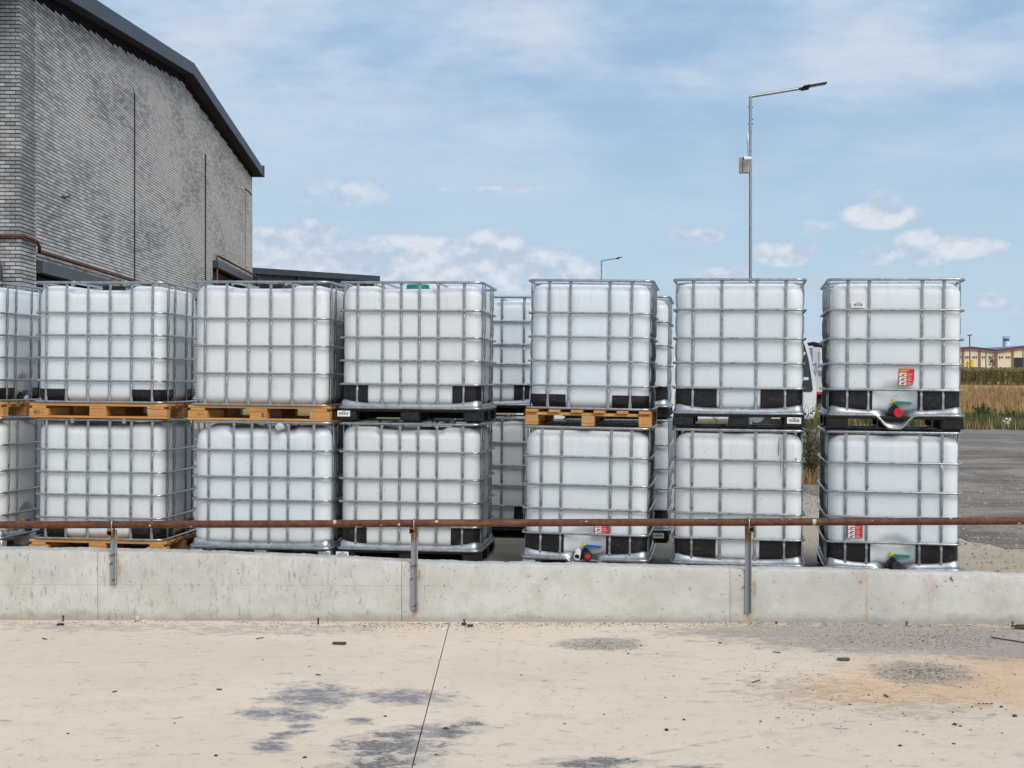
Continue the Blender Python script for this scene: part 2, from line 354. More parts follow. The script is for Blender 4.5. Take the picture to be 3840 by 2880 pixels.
STONE = simple('dark_stone', (.055, .06, .058), .85, 0, .4, 40)
PVC = simple('white_pvc', (.70, .69, .66), .4)

# ------------------------------------------------------------------ mesh helpers
class MB:
    def __init__(s): s.v = []; s.f = []; s.mi = []; s.cur = 0; s.a = []
    def add(s, vs, fs):
        o = len(s.v); s.v += [tuple(p) for p in vs]; s.f += [tuple(i+o for i in q) for q in fs]; s.mi += [s.cur]*len(fs); return s
    def box(s, x0, x1, y0, y1, z0, z1, bev=0.):
        if bev <= 0:
            return s.add([(x0,y0,z0),(x1,y0,z0),(x1,y1,z0),(x0,y1,z0),(x0,y0,z1),(x1,y0,z1),(x1,y1,z1),(x0,y1,z1)],
                [(0,3,2,1),(4,5,6,7),(0,1,5,4),(1,2,6,5),(2,3,7,6),(3,0,4,7)])
        b = min(bev, (x1-x0)*.45, (y1-y0)*.45, (z1-z0)*.45)
        X, Y, Z = (x0, x1), (y0, y1), (z0, z1); idx = {}; vs = []
        for ix in (0, 1):
            for iy in (0, 1):
                for iz in (0, 1):
                    sx, sy, sz = (1-2*ix)*b, (1-2*iy)*b, (1-2*iz)*b
                    for ax, p in ((0, (X[ix], Y[iy]+sy, Z[iz]+sz)), (1, (X[ix]+sx, Y[iy], Z[iz]+sz)), (2, (X[ix]+sx, Y[iy]+sy, Z[iz]))):
                        idx[(ix, iy, iz, ax)] = len(vs); vs.append(p)
        fs = []; q = idx
        def fc(l, flip): fs.append(tuple(l[::-1] if flip else l))
        for i in (0, 1):
            fc([q[(i,0,0,0)], q[(i,1,0,0)], q[(i,1,1,0)], q[(i,0,1,0)]], i == 0)
            fc([q[(0,i,0,1)], q[(0,i,1,1)], q[(1,i,1,1)], q[(1,i,0,1)]], i == 0)
            fc([q[(0,0,i,2)], q[(1,0,i,2)], q[(1,1,i,2)], q[(0,1,i,2)]], i == 0)
            for j in (0, 1):
                fl = (i ^ j) == 1
                fc([q[(i,j,0,0)], q[(i,j,0,1)], q[(i,j,1,1)], q[(i,j,1,0)]], fl != True)
                fc([q[(i,0,j,0)], q[(i,0,j,2)], q[(i,1,j,2)], q[(i,1,j,0)]], fl)
                fc([q[(0,i,j,1)], q[(0,i,j,2)], q[(1,i,j,2)], q[(1,i,j,1)]], fl != True)
                for k2 in (0, 1):
                    pass
        for ix in (0, 1):
            for iy in (0, 1):
                for iz in (0, 1):
                    fc([q[(ix,iy,iz,0)], q[(ix,iy,iz,1)], q[(ix,iy,iz,2)]], (ix+iy+iz) % 2 == 1)
        return s.add(vs, fs)
    def tube(s, pts, r, n=8, closed=False, caps=True, flat=None):
        pts = [Vector(p) for p in pts]; N = len(pts); vs = []; up0 = None
        rr = r if isinstance(r, (list, tuple)) else [r]*N
        for i, p in enumerate(pts):
            if closed: t = (pts[(i+1) % N]-pts[i-1])
            else: t = pts[min(i+1, N-1)]-pts[max(i-1, 0)]
            t.normalize()
            if up0 is None:
                up0 = Vector((0, 0, 1)) if abs(t.z) < .8 else Vector((0, 1, 0))
            up = up0 - t*up0.dot(t)
            if up.length < 1e-4: up = Vector((1, 0, 0)) - t*t.x
            up.normalize(); sd_ = t.cross(up); up0 = up
            for k_ in range(n):
                a = 2*pi*(k_+.5)/n; vs.append(p + (up*cos(a)+sd_*sin(a))*rr[i])
        fs = []
        for i in range(N if closed else N-1):
            j = (i+1) % N
            for k_ in range(n):
                k2 = (k_+1) % n; fs.append((i*n+k_, j*n+k_, j*n+k2, i*n+k2))
        if not closed and caps:
            fs.append(tuple(range(n))); fs.append(tuple(range((N-1)*n, N*n))[::-1])
        return s.add(vs, fs)
    def cyl(s, c, axis, r, h, n=16, r2=None, rings=None):
        c = Vector(c); ax = Vector(axis).normalized()
        return s.tube([c, c+ax*h], [r, r if r2 is None else r2], n)
    def lathe(s, c, axis, prof, n=18):
        """prof: list of (radius, distance along axis)"""
        c = Vector(c); ax = Vector(axis).normalized()
        up = Vector((0, 0, 1)) if abs(ax.z) < .8 else Vector((1, 0, 0))
        up = (up-ax*ax.dot(up)).normalized(); sd_ = ax.cross(up); vs = []; fs = []
        for (r, h) in prof:
            for k_ in range(n):
                a = 2*pi*k_/n; vs.append(c+ax*h+(up*cos(a)+sd_*sin(a))*r)
        for i in range(len(prof)-1):
            for k_ in range(n):
                k2 = (k_+1) % n; fs.append((i*n+k_, (i+1)*n+k_, (i+1)*n+k2, i*n+k2))
        fs.append(tuple(range(n))); fs.append(tuple(range((len(prof)-1)*n, len(prof)*n))[::-1])
        return s.add(vs, fs)
    def prism(s, poly, y0, y1):
        """poly in x,z extruded along y"""
        n = len(poly); vs = [(x, y0, z) for x, z in poly]+[(x, y1, z) for x, z in poly]
        fs = [tuple(range(n)), tuple(range(n, 2*n))[::-1]]+[(i, i+n, (i+1) % n+n, (i+1) % n) for i in range(n)]
        return s.add(vs, fs)
    def mesh(s, name, mats, smooth=False):
        me = bpy.data.meshes.new(name); me.from_pydata(s.v, [], s.f); 
        for m_ in (mats if isinstance(mats, (list, tuple)) else [mats]): me.materials.append(m_)
        if any(s.mi): me.polygons.foreach_set('material_index', s.mi)
        import bmesh
        bm = bmesh.new(); bm.from_mesh(me); bmesh.ops.recalc_face_normals(bm, faces=bm.faces); bm.to_mesh(me); bm.free()
        if smooth:
            me.polygons.foreach_set('use_smooth', [True]*len(me.polygons))
            if smooth != 'all':
                try: me.set_sharp_from_angle(angle=R(smooth if isinstance(smooth, (int, float)) and smooth is not True else 40))
                except Exception: pass
        me.update(); return me
    def build(s, name, mats, parent=None, smooth=False, loc=None):
        return place(s.mesh(name, mats, smooth), name, parent, loc)
def place(me, name, parent=None, loc=None, rz=0, rot=None):
    o = bpy.data.objects.new(name, me); COL.objects.link(o); o.parent = parent
    if loc is not None: o.location = loc
    if rot is not None: o.rotation_euler = rot
    elif rz: o.rotation_euler = (0, 0, rz)
    return o
def tag(o, label=None, cat=None, group=None, kind=None):
    if label: o['label'] = label
    if cat: o['category'] = cat
    if group: o['group'] = group
    if kind: o['kind'] = kind
    return o
def empty(name, loc, rz=0, label=None, cat=None, group=None, rot=None):
    o = bpy.data.objects.new(name, None); COL.objects.link(o); o.empty_display_size = .2
    o.location = loc; o.rotation_euler = rot if rot else (0, 0, rz); tag(o, label, cat, group); return o
def text_mesh(txt, size, m_):
    cu = bpy.data.curves.new('txt', 'FONT'); cu.body = txt; cu.size = size; cu.align_x = 'CENTER'; cu.align_y = 'CENTER'; cu.extrude = .0006
    o = bpy.data.objects.new('txt', cu); COL.objects.link(o)
    dg = bpy.context.evaluated_depsgraph_get(); dg.update()
    me = bpy.data.meshes.new_from_object(o.evaluated_get(dg)); bpy.data.objects.remove(o); bpy.data.curves.remove(cu)
    me.materials.clear(); me.materials.append(m_); return me
def px(u, v, Y): return Vector(((u-1920)/F*Y, Y, CH-(v-HZ)/F*Y))
rnd = random.Random(7)

# ================================================================== THE SETTING
GZ = .077                                  # yard level behind the wall; it falls slightly to the right
def gz(x): return GZ-.0095*max(-60., min(60., x))
def wall_y(x): return 9.35-.0237*x         # front face of the low wall
# --- foreground pavement: two slabs with a sawn joint between
pv = MB(); pv.add([(-60, -12, -.03), (60, -12, -.03), (60, 8.0, -.03), (60, 9.0, -.03), (-60, 10.9, -.03)], [(0, 1, 2, 3, 4)])
pave = tag(pv.build('pavement', simple('joint_dirt', (.05, .04, .032), .95)), kind='structure')
for (xa, xb, xa2, xb2) in [(-60, -.4125, -60, -.4265), (-.4065, 60, -.4205, 60)]:
    s_ = MB()
    s_.add([(xa2, -12, 0), (xb2, -12, 0), (xb, wall_y(max(-60, xb))+.05, 0), (xa, wall_y(xa)+.05, 0),
            (xa2, -12, -.028), (xb2, -12, -.028), (xb, wall_y(xb)+.05, -.028), (xa, wall_y(xa)+.05, -.028)],
           [(0, 1, 2, 3), (1, 5, 6, 2), (0, 3, 7, 4), (0, 4, 5, 1)])
    s_.build('slab', PAVE, pave)
# --- yard and the ground to the horizon
def terr(y):
    if y < 47: return GZ
    if y < 110: t = (y-47)/63; return GZ+1.42*(t*t*(3-2*t)*.35+t*.65)
    return GZ+1.42
g = MB(); ys = [8.2, 12, 16, 24, 36, 47]; xs = [-2500, -300, -60, 60, 300, 2500]
def sheet(ys, xs, zf, zoff=0):
    b = MB(); vs = [(x, y, zf(y)+zoff-GZ+gz(x)) for y in ys for x in xs]; n = len(xs)
    b.add(vs, [(j*n+i, j*n+i+1, (j+1)*n+i+1, (j+1)*n+i) for j in range(len(ys)-1) for i in range(n-1)]); return b
yb = MB()
yy = [(lambda x: wall_y(x)+.1), 12, 16, 24, 36, 47.0]
vs = []
for yv in yy:
    for x in (-60, -20, 20, 60): vs.append((x, yv(x) if callable(yv) else yv, gz(x)))
yb.add(vs, [(j*4+i, j*4+i+1, (j+1)*4+i+1, (j+1)*4+i) for j in range(5) for i in range(3)])
tag(yb.build('yard', YARD), kind='structure')
ys = [47+i*4 for i in range(17)]+[140, 200, 400, 900, 3000]
tag(sheet(ys, xs, terr).build('field', FIELD, smooth=True), kind='structure')
g2 = MB(); g2.add([(-2500, -12, -.6), (2500, -12, -.6), (2500, 47, -.6), (-2500, 47, -.6), (-2500, 47, GZ), (2500, 47, GZ)], [(0, 1, 2, 3)])
tag(g2.build('terrain', FIELD), kind='structure')
# gravelly asphalt lot behind, ragged near edge
rb = MB(); edge = []
base_edge = [(-9, 26), (-2, 25), (2.5, 24), (4.0, 21.5), (4.05, 17), (4.0, 15.1), (4.25, 13.9), (4.6, 13.15), (5.4, 12.6), (7, 12.1), (12, 11.4), (40, 10.6)]
for (a, b) in zip(base_edge, base_edge[1:]):
    n = max(2, int(((b[0]-a[0])**2+(b[1]-a[1])**2)**.5/.12)); n = min(n, 120)
    for i in range(n):
        t = i/n; x = a[0]+(b[0]-a[0])*t; y = a[1]+(b[1]-a[1])*t
        d = mnoise.noise((x*.9, y*.9, 0))*.45+mnoise.noise((x*3.1, y*3.1, 0))*.22+mnoise.noise((x*11, y*11, 2))*.09
        edge.append((x+d*.6, y+d, gz(x+d*.6)+.005))
edge += [(40, 10.6, gz(40)+.005), (40, 46.9, gz(40)+.005), (-9, 46.9, gz(-9)+.005)]
rb.add(edge, [tuple(range(len(edge)))])
tag(rb.build('gravel_road', ROAD), kind='structure')

# ================================================================== LOW CONCRETE WALL, RUSTY PIPE, BRACKETS
TOPV = [(-900, 2050), (0, 2062), (400, 2068), (700, 2074), (1000, 2086), (1250, 2095), (1500, 2108), (1750, 2117), (2000, 2121), (2300, 2125), (2500, 2131), (3000, 2139), (3500, 2152), (3840, 2160), (4800, 2180)]
def wall_top(x):
    y = wall_y(x); u = 1920+x/y*F
    if u <= TOPV[0][0]: v = TOPV[0][1]
    elif u >= TOPV[-1][0]: v = TOPV[-1][1]
    else:
        for (a, b) in zip(TOPV, TOPV[1:]):
            if a[0] <= u <= b[0]: v = a[1]+(b[1]-a[1])*(u-a[0])/(b[0]-a[0]); break
    return CH-(v-HZ)/F*y
cw = empty('concrete_wall', (0, wall_y(0), 0), label='low pale grey concrete wall running across the picture below the rusty pipe', cat='wall')
joints = [-13.0, -10.95, -8.9, -6.85, -4.8, -2.745, -.728, 1.428, 3.55, 5.65, 7.7, 9.8, 12]
TH = .21
for a, b in zip(joints, joints[1:]):
    s_ = MB(); near = a > -5.2 and b < 6
    n = 150 if near else 24; xl = [a+.0012+(b-a-.0024)*i/n for i in range(n+1)]
    rows = []
    prof_t = [(0, 0.0), (0, .12), (0, .24), (0, .42), (0, .6), (0, .8), (0, .93)]
    vs = []
    for x in xl:
        y0 = wall_y(x)-wall_y(0); zt = wall_top(x)+mnoise.noise((x*6, 1, 0))*.009+mnoise.noise((x*31, 4, 0))*.004-.012*max(0, mnoise.noise((x*13, 8, 0))-.25)
        ed = min(x-a, b-x); chip = .008*exp(-ed/.012)*(.4+abs(mnoise.noise((x*3, 0, 9))))
        bul = lambda q: mnoise.noise((x*2.2, q*3, 5))*.004
        col_ = [(x, y0+bul(q)+chip, -.05+(zt+.05)*q) for (_, q) in prof_t]
        e1 = .012+.006*mnoise.noise((x*14, 7, 0)); 
        col_ += [(x, y0+e1*.35, zt-e1*.45), (x, y0+e1*1.3, zt-.001+mnoise.noise((x*40, 2, 1))*.002), (x, y0+TH*.5, zt+.004+mnoise.noise((x*17, 3, 1))*.004), (x, y0+TH-.012, zt), (x, y0+TH, zt-.012), (x, y0+TH, -.05)]
        vs += col_
    m = len(prof_t)+6
    fs = [(i*m+j, (i+1)*m+j, (i+1)*m+j+1, i*m+j+1) for i in range(n) for j in range(m-1)]
    fs += [tuple(range(m))[::-1], tuple(range(n*m, n*m+m))]
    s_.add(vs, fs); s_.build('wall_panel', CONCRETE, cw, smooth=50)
# small form-tie buttons cast in the face
tie = MB(); tie.lathe((0, 0, 0), (0, -1, 0), [(.008, -.004), (.008, .002), (.005, .0025), (.004, .0005)], 12); tie_me = tie.mesh('form_tie', CONCRETE, 40)
for (u, v) in [(125, 2160), (125, 2180), (3230, 2180), (2905, 2178), (3548, 2176), (3515, 2195), (2440, 2160), (2025, 2212), (1985, 2155), (2590, 2205)]:
    Y = 9.35; x = (u-1920)/F*Y; y = wall_y(x); p = px(u, v, y)
    place(tie_me, 'form_tie', cw, (p.x, p.y-wall_y(0)-.003, p.z))

# pipe
def pipe_c(x): return Vector((x, wall_y(x)-.035, .655+.0062*x))
pts = [pipe_c(-13+i*.5)+Vector((0, mnoise.noise((i*.7, 0, 0))*.004, mnoise.noise((i*.5, 3, 0))*.004)) for i in range(51)]
pb = MB(); pb.tube(pts, .0245, 16)
pipe = tag(pb.build('rusty_pipe', RUST, smooth=60), 'long rust brown steel pipe running level above the concrete wall on brackets', 'pipe')
def bracket(u, vtop, vbot, label, stub_side, wdt, open_side):
    x = (u-1920)/F*9.33; y = wall_y(x); zt = px(u, vtop, y).z; zb = px(u, vbot, y).z; pc = pipe_c(x)
    e = empty('pipe_bracket', (x, y, zb), label=label, cat='bracket', group='brackets that carry the rusty pipe')
    h = zt-zb
    p = MB()  # angle-steel upright, two legs
    p.box(-wdt/2, wdt/2, -.012, -.005, 0, h, .002); p.box(wdt/2-.006, wdt/2, -.046, -.012, .0, h, .002)
    p.build('upright', POST, e)
    s_ = MB(); L = .058; zz = h-.016; s0 = .018
    # short square tube welded on the head, its open end toward the viewer
    cx = stub_side*.012
    for (x0, x1, z0, z1) in [(-s0, s0, s0-.004, s0), (-s0, s0, -s0, -s0+.004), (-s0, -s0+.004, -s0+.004, s0-.004), (s0-.004, s0, -s0+.004, s0-.004)]:
        s_.box(cx+x0, cx+x1, -.075, .012, zz+z0, zz+z1)
    s_.box(cx-s0+.004, cx+s0-.004, .004, .010, zz-s0+.004, zz+s0-.004)
    s_.build('square_tube_stub', RUSTY_STUB, e)
    c = MB(); rr = .030; cc = Vector((0, pc.y-y, pc.z-zb))  # U clamp over the pipe
    arc = [cc+Vector((0, cos(a)*rr, sin(a)*rr)) for a in [pi*i/12 for i in range(13)]]
    c.tube([cc+Vector((0, rr, -.036))]+arc+[cc+Vector((0, -rr, -.036))], .0048, 8)
    c.lathe(cc+Vector((0, -rr, -.030)), (0, 0, -1), [(.008, 0), (.008, .008)], 6); c.lathe(cc+Vector((0, rr, -.030)), (0, 0, -1), [(.008, 0), (.008, .008)], 6)
    c.build('clamp', GALV, e, smooth=50)
    for (bx, bz, lx) in ([(.0, h*.54, .045), (-wdt*.4, h*.38, .016), (.008, .03, .03)] if u < 2500 else [(-.028, h*.30, .014), (.02, h*.33, .014)]):
        MB().tube([(bx-lx*.6, -.014, bz-.004), (bx+lx*.6, -.02, bz+.006)], .0045, 6).build('bolt', RUSTY_STUB, e)
    return e
bracket(415, 1987, 2190, 'short steel pipe bracket on the wall in front of the left wooden pallet', -1, .044, 1)
bracket(1553, 1978, 2288, 'tall steel pipe bracket with rusty square stub near the picture centre', -1, .045, 1)
bracket(2802, 1972, 2298, 'steel pipe bracket below the stack with no valve on its front, right of centre', 1, .040, 1)

# ================================================================== BRICK HALL
hall = empty('brick_hall', (-9.47, 27.4, .1), .041, label='tall grey brick hall with slate blue roof edge at the left', cat='building')
def roof_z(y):
    P_ = [(-1.2, 9.10), (16.7, 10.95), (33, 10.06)]
    for a, b in zip(P_, P_[1:]):
        if y <= b[0] or b is P_[-1]: return a[1]+(b[1]-a[1])*(y-a[0])/(b[0]-a[0])
NB = .36; NF = .195; NH = .075
# wall bays as (x plane, y0, y1, z0 function, top function)
LINT1, LINT2 = 3.62, 5.38
bays = [(0., 0., 1.04, 0, 8.95, 'pier'), (-.09, 1.04, 10.15, LINT1, None, ''), (-.072, 10.15, 11.25, 0, 9.05, ''), (-.09, 11.25, 20.87, 0, None, ''), (-.072, 20.87, 22.3, 0, 9.12, ''), (-.09, 22.3, 30.2, LINT2, None, ''), (-.08, 30.2, 32.2, 0, 9.15, '')]
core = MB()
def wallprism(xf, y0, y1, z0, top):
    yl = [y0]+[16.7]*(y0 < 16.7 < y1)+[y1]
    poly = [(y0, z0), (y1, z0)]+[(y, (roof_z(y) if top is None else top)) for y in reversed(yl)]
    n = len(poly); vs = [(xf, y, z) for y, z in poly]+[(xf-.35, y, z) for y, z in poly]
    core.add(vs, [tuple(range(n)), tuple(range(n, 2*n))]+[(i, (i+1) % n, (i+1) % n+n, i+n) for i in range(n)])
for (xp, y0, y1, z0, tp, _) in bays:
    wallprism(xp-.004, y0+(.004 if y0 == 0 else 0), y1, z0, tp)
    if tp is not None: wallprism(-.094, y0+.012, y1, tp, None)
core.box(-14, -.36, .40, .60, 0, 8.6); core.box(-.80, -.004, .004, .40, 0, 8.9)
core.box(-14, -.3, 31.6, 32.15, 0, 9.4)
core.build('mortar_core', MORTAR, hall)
big = MB(); indiv = []      # indiv: (loc, length, face)
BT = .005
def brickbox(b, c0, c1, z, plane, face):
    if c1-c0 < .03: return
    z0, z1 = z+.009, z+.066
    if face == 'x':
        b.add([(plane-BT, c0, z0), (plane, c0, z0), (plane, c1, z0), (plane-BT, c1, z0), (plane-BT, c0, z1), (plane, c0, z1), (plane, c1, z1), (plane-BT, c1, z1)], [(0, 1, 2, 3), (1, 2, 6, 5), (4, 5, 6, 7), (0, 1, 5, 4), (3, 2, 6, 7)])
    else:
        b.add([(c0, plane, z0), (c1, plane, z0), (c1, plane+BT, z0), (c0, plane+BT, z0), (c0, plane, z1), (c1, plane, z1), (c1, plane+BT, z1), (c0, plane+BT, z1)], [(0, 1, 5, 4), (0, 1, 2, 3), (4, 5, 6, 7), (0, 3, 7, 4), (1, 2, 6, 5)])
rb_ = random.Random(3)
for (xp, y0, y1, z0, tp, kind) in bays:
    for zone in ((z0, tp, xp), (tp, None, -.09)) if tp is not None else ((z0, None, xp),):
        za, zb, pl = zone; k0 = int(math.ceil(za/NH)); k = k0
        while True:
            z = k*NH
            mx = (max(roof_z(y0), roof_z(y1), roof_z(16.7) if y0 < 16.7 < y1 else 0) if zb is None else zb)
            if z+NH > mx+.05: break
            off = (k % 2)*.5
            i = int(floor(y0/NB+off))-1
            while (i-off)*NB < y1:
                c0 = max(y0, (i-off)*NB)+.012; c1 = min(y1, (i+1-off)*NB)-.012; i += 1
                if c1-c0 < .03: continue
                if zb is None and z+NH > roof_z((c0+c1)/2)-.20: continue  # top courses omitted; the bare dark core stands in for eave shade
                jit = rb_.uniform(-.0008, .0022)
                if kind == 'pier' and zone[1] is not None and z > 3.6: indiv.append(('x', pl+jit, c0, c1, z))
                else: brickbox(big, c0, c1, z, pl+jit, 'x')
            k += 1
# bricks of the end face toward the viewer
k = 0
while k*NH < 8.9:
    z = k*NH; off = (k % 2)*.5; i = int(floor(-.80/NF+off))-1
    while (i-off)*NF < 0:
        c0 = max(-.80, (i-off)*NF)+.005; c1 = min(0, (i+1-off)*NF)-(.005 if (i+1-off)*NF < 0 else 0); i += 1
        if c1-c0 < .03: continue
        if z > 3.6 and c1 > -.52: indiv.append(('y', 0+rb_.uniform(-.002, .001), c0, c1, z))
        else: brickbox(big, c0, c1, z, 0., 'y')
    k += 1
indiv.sort(key=lambda q: (0 if q[0] == 'y' else 1, -(q[3]-q[2]), q[4]))
cache = {}
for q in indiv[:300]:
    key = (q[0], round(q[3]-q[2], 3))
    if key not in cache:
        b = MB(); brickbox(b, 0, q[3]-q[2], -.0, 0., q[0]); cache[key] = b.mesh('brick', BRICK)
    place(cache[key], 'brick', hall, (q[1], q[2], q[4]) if q[0] == 'x' else (q[2], q[1], q[4]))
for q in indiv[300:]: brickbox(big, q[2], q[3], q[4], q[1], q[0])
tag(big.build('brickwork', BRICK, hall), kind='stuff')
# soffit and roof edge
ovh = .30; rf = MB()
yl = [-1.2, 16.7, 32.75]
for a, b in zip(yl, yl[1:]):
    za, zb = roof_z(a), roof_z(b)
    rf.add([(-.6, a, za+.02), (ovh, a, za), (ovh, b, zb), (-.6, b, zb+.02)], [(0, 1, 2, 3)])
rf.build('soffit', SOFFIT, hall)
FH = .33; fj = [-1.2, 1.9, 5.0, 8.2, 11.4, 16.7, 18.6, 22, 25.5, 29, 32.75]
for a, b in zip(fj, fj[1:]):
    za, zb = roof_z(a), roof_z(b); f_ = MB(); o_ = ovh+.004
    gp = .006
    f_.add([(o_, a+gp, za-.03), (o_, b-gp, zb-.03), (o_, b-gp, zb+FH), (o_, a+gp, za+FH), (o_-.03, a+gp, za-.03), (o_-.03, b-gp, zb-.03), (o_-.03, b-gp, zb+FH), (o_-.03, a+gp, za+FH)],
           [(0, 1, 2, 3), (4, 5, 6, 7), (0, 1, 5, 4), (3, 2, 6, 7), (0, 3, 7, 4), (1, 2, 6, 5)])
    f_.build('fascia_panel', SLATE, hall)
rt = MB()
rt.add([(ovh-.03, yl[0], roof_z(yl[0])+FH-.02), (ovh-.03, 16.7, roof_z(16.7)+FH-.02), (ovh-.03, yl[2], roof_z(yl[2])+FH-.02), (-14, yl[2], roof_z(yl[2])+FH-.02), (-14, 16.7, roof_z(16.7)+FH-.02), (-14, yl[0], roof_z(yl[0])+FH-.02)], [(0, 1, 4, 5), (1, 2, 3, 4)])
rt.build('roof', SLATE2, hall)
gt = MB(); gt.box(-14, ovh+.03, 32.70, 32.92, roof_z(32.7)-.04, roof_z(32.7)+FH+.10); gt.build('gutter', SLATE, hall)
# door openings: slate lintel boxes, dark shutters
for (ya, yb_, zt, zl) in [(1.06, 9.8, LINT1+.24, LINT1), (22.35, 30.9, LINT2+.26, LINT2)]:
    b = MB(); b.box(-.20, .12, ya, yb_, zl, zt); b.build('door_lintel', SLATE2, hall)
    b = MB(); b.box(-.34, -.30, ya-.05, yb_+.05, 0, zl+.05)
    for i in range(int(zl/.12)): b.box(-.30, -.285, ya, yb_, i*.12+.01, i*.12+.09)
    b.build('roller_shutter', DARKIN, hall)
# dark vertical channels beside the pilasters
for (y, xo, z1) in [(10.15, -.07, 9.0), (20.82, -.07, 9.1), (20.93, -.07, 9.1)]:
    b = MB(); b.box(-.09, xo+.012, y-.014, y+.014, 0, z1); b.build('joint_channel', INK, hall)
# rusty service pipe on the wall with hooks
sp = MB()
P1 = [(-.75, -.06, 4.25), (-.02, -.06, 4.25), (.06, .0, 4.25), (.06, .9, 4.23), (.05, 1.1, 4.12), (.0, 1.25, 4.06), (.0, 9.4, 4.05), (.0, 21.9, 4.05)]
sp.tube(P1, .036, 8)
sp.tube([(.06, 22.45, 3.9), (.06, 22.45, 5.80), (.06, 22.6, 5.83), (.06, 31.9, 5.79), (.06, 32.35, 5.79), (.0, 32.4, 5.7), (-.02, 32.4, 5.55)], .038, 8)
sp.build('service_pipe', RUST, hall, smooth=60)
hk = MB()
for y in (5.0, 7.6): hk.tube([(-.09, y-.05, 3.93), (.08, y, 3.93), (.08, y, 4.0)], .012, 5); hk.tube([(-.09, y-.05, 3.93), (-.09, y-.05, 3.78), (-.05, y+.15, 3.72)], .012, 5)
for y in (24.5, 27.5): hk.tube([(-.09, y, 5.68), (.09, y, 5.68)], .012, 5)
hk.build('pipe_hook', RUSTY_STUB, hall)
hk = MB(); hk.tube([(-.09, 3.2, 5.43), (-.02, 3.25, 5.40), (.0, 3.5, 5.47)], .018, 5); hk.build('wall_hook', INK, hall)
dp = MB(); dp.tube([(-.75, -.10, 3.72), (-.48, -.10, 3.72), (-.40, -.10, 3.69), (-.37, -.10, 3.60), (-.37, -.10, 0)], .062, 12); dp.build('drain_pipe', SLATE2, hall, smooth=50)
dc = MB(); dc.lathe((-.37, -.10, 3.40), (0, 0, 1), [(.068, 0), (.068, .1)], 12); dc.build('pipe_collar', SLATE2, hall, smooth=50)
cl = MB(); cl.tube([(-.50, -.0, 4.19), (-.50, -.12, 4.22), (-.50, -.12, 4.29), (-.50, 0, 4.31)], .012, 6); cl.build('pipe_clip', GALV, hall)

# ---- slate annex beyond, pale brick piece at its end
an = empty('slate_annex', (-11, 62, .1), label='low dark slate blue shed roof beyond the brick hall', cat='building')
A0, A1 = Vector((-13.2, 60.0)), Vector((-6.37, 66.9))
def annex_box(b, t0, t1, d0, d1, z0, z1):
    dr = (A1-A0).normalized(); nr = Vector((dr.y, -dr.x)); L = (A1-A0).length
    q = [A0+dr*(t0*L)+nr*d0, A0+dr*(t1*L)+nr*d0, A0+dr*(t1*L)+nr*d1, A0+dr*(t0*L)+nr*d1]
    q = [(p.x+11, p.y-62) for p in q]
    b.add([(x, y, z0) for x, y in q]+[(x, y, z1) for x, y in q], [(0, 1, 2, 3), (4, 5, 6, 7), (0, 1, 5, 4), (1, 2, 6, 5), (2, 3, 7, 6), (3, 0, 4, 7)])
b = MB(); annex_box(b, 0, .985, -3, 0, 0, 6.2); b.build('wall', SLATE2, an)
b = MB(); annex_box(b, -.01, 1.0, -3.2, .25, 6.06, 6.32); b.build('roof_edge', SLATE2, an)
for t in (.30, .52, .72, .93): b = MB(); annex_box(b, t, t+.018, 0, .07, 0, 6.06); b.build('mullion', SLATE2, an)
for (t0, t1) in ((.32, .52), (.54, .72)): b = MB(); annex_box(b, t0, t1, .0, .03, 5.55, 5.85); b.build('panel', SLATE, an)
pbk = empty('pale_brick_gable', (-6.2, 69, .1), label='corner of a pale brick building just right of the slate shed roof', cat='building')
b = MB(); b.prism([(-.75, 0), (.65, 0), (.65, 5.42), (.0, 6.0), (-.75, 6.0)], -.5, 3.5); b.build('wall', PALEB, pbk)
b = MB()
for i in range(20):
    for j in range(5):
        z = 4.2+i*.1; x0 = -.74+j*.26+(i % 2)*.13
        if x0+.25 < .63-max(0, (z-5.3)): b.box(x0, x0+.25, -.515, -.5, z, z+.085)
b.build('brick_courses', PALEB, pbk)

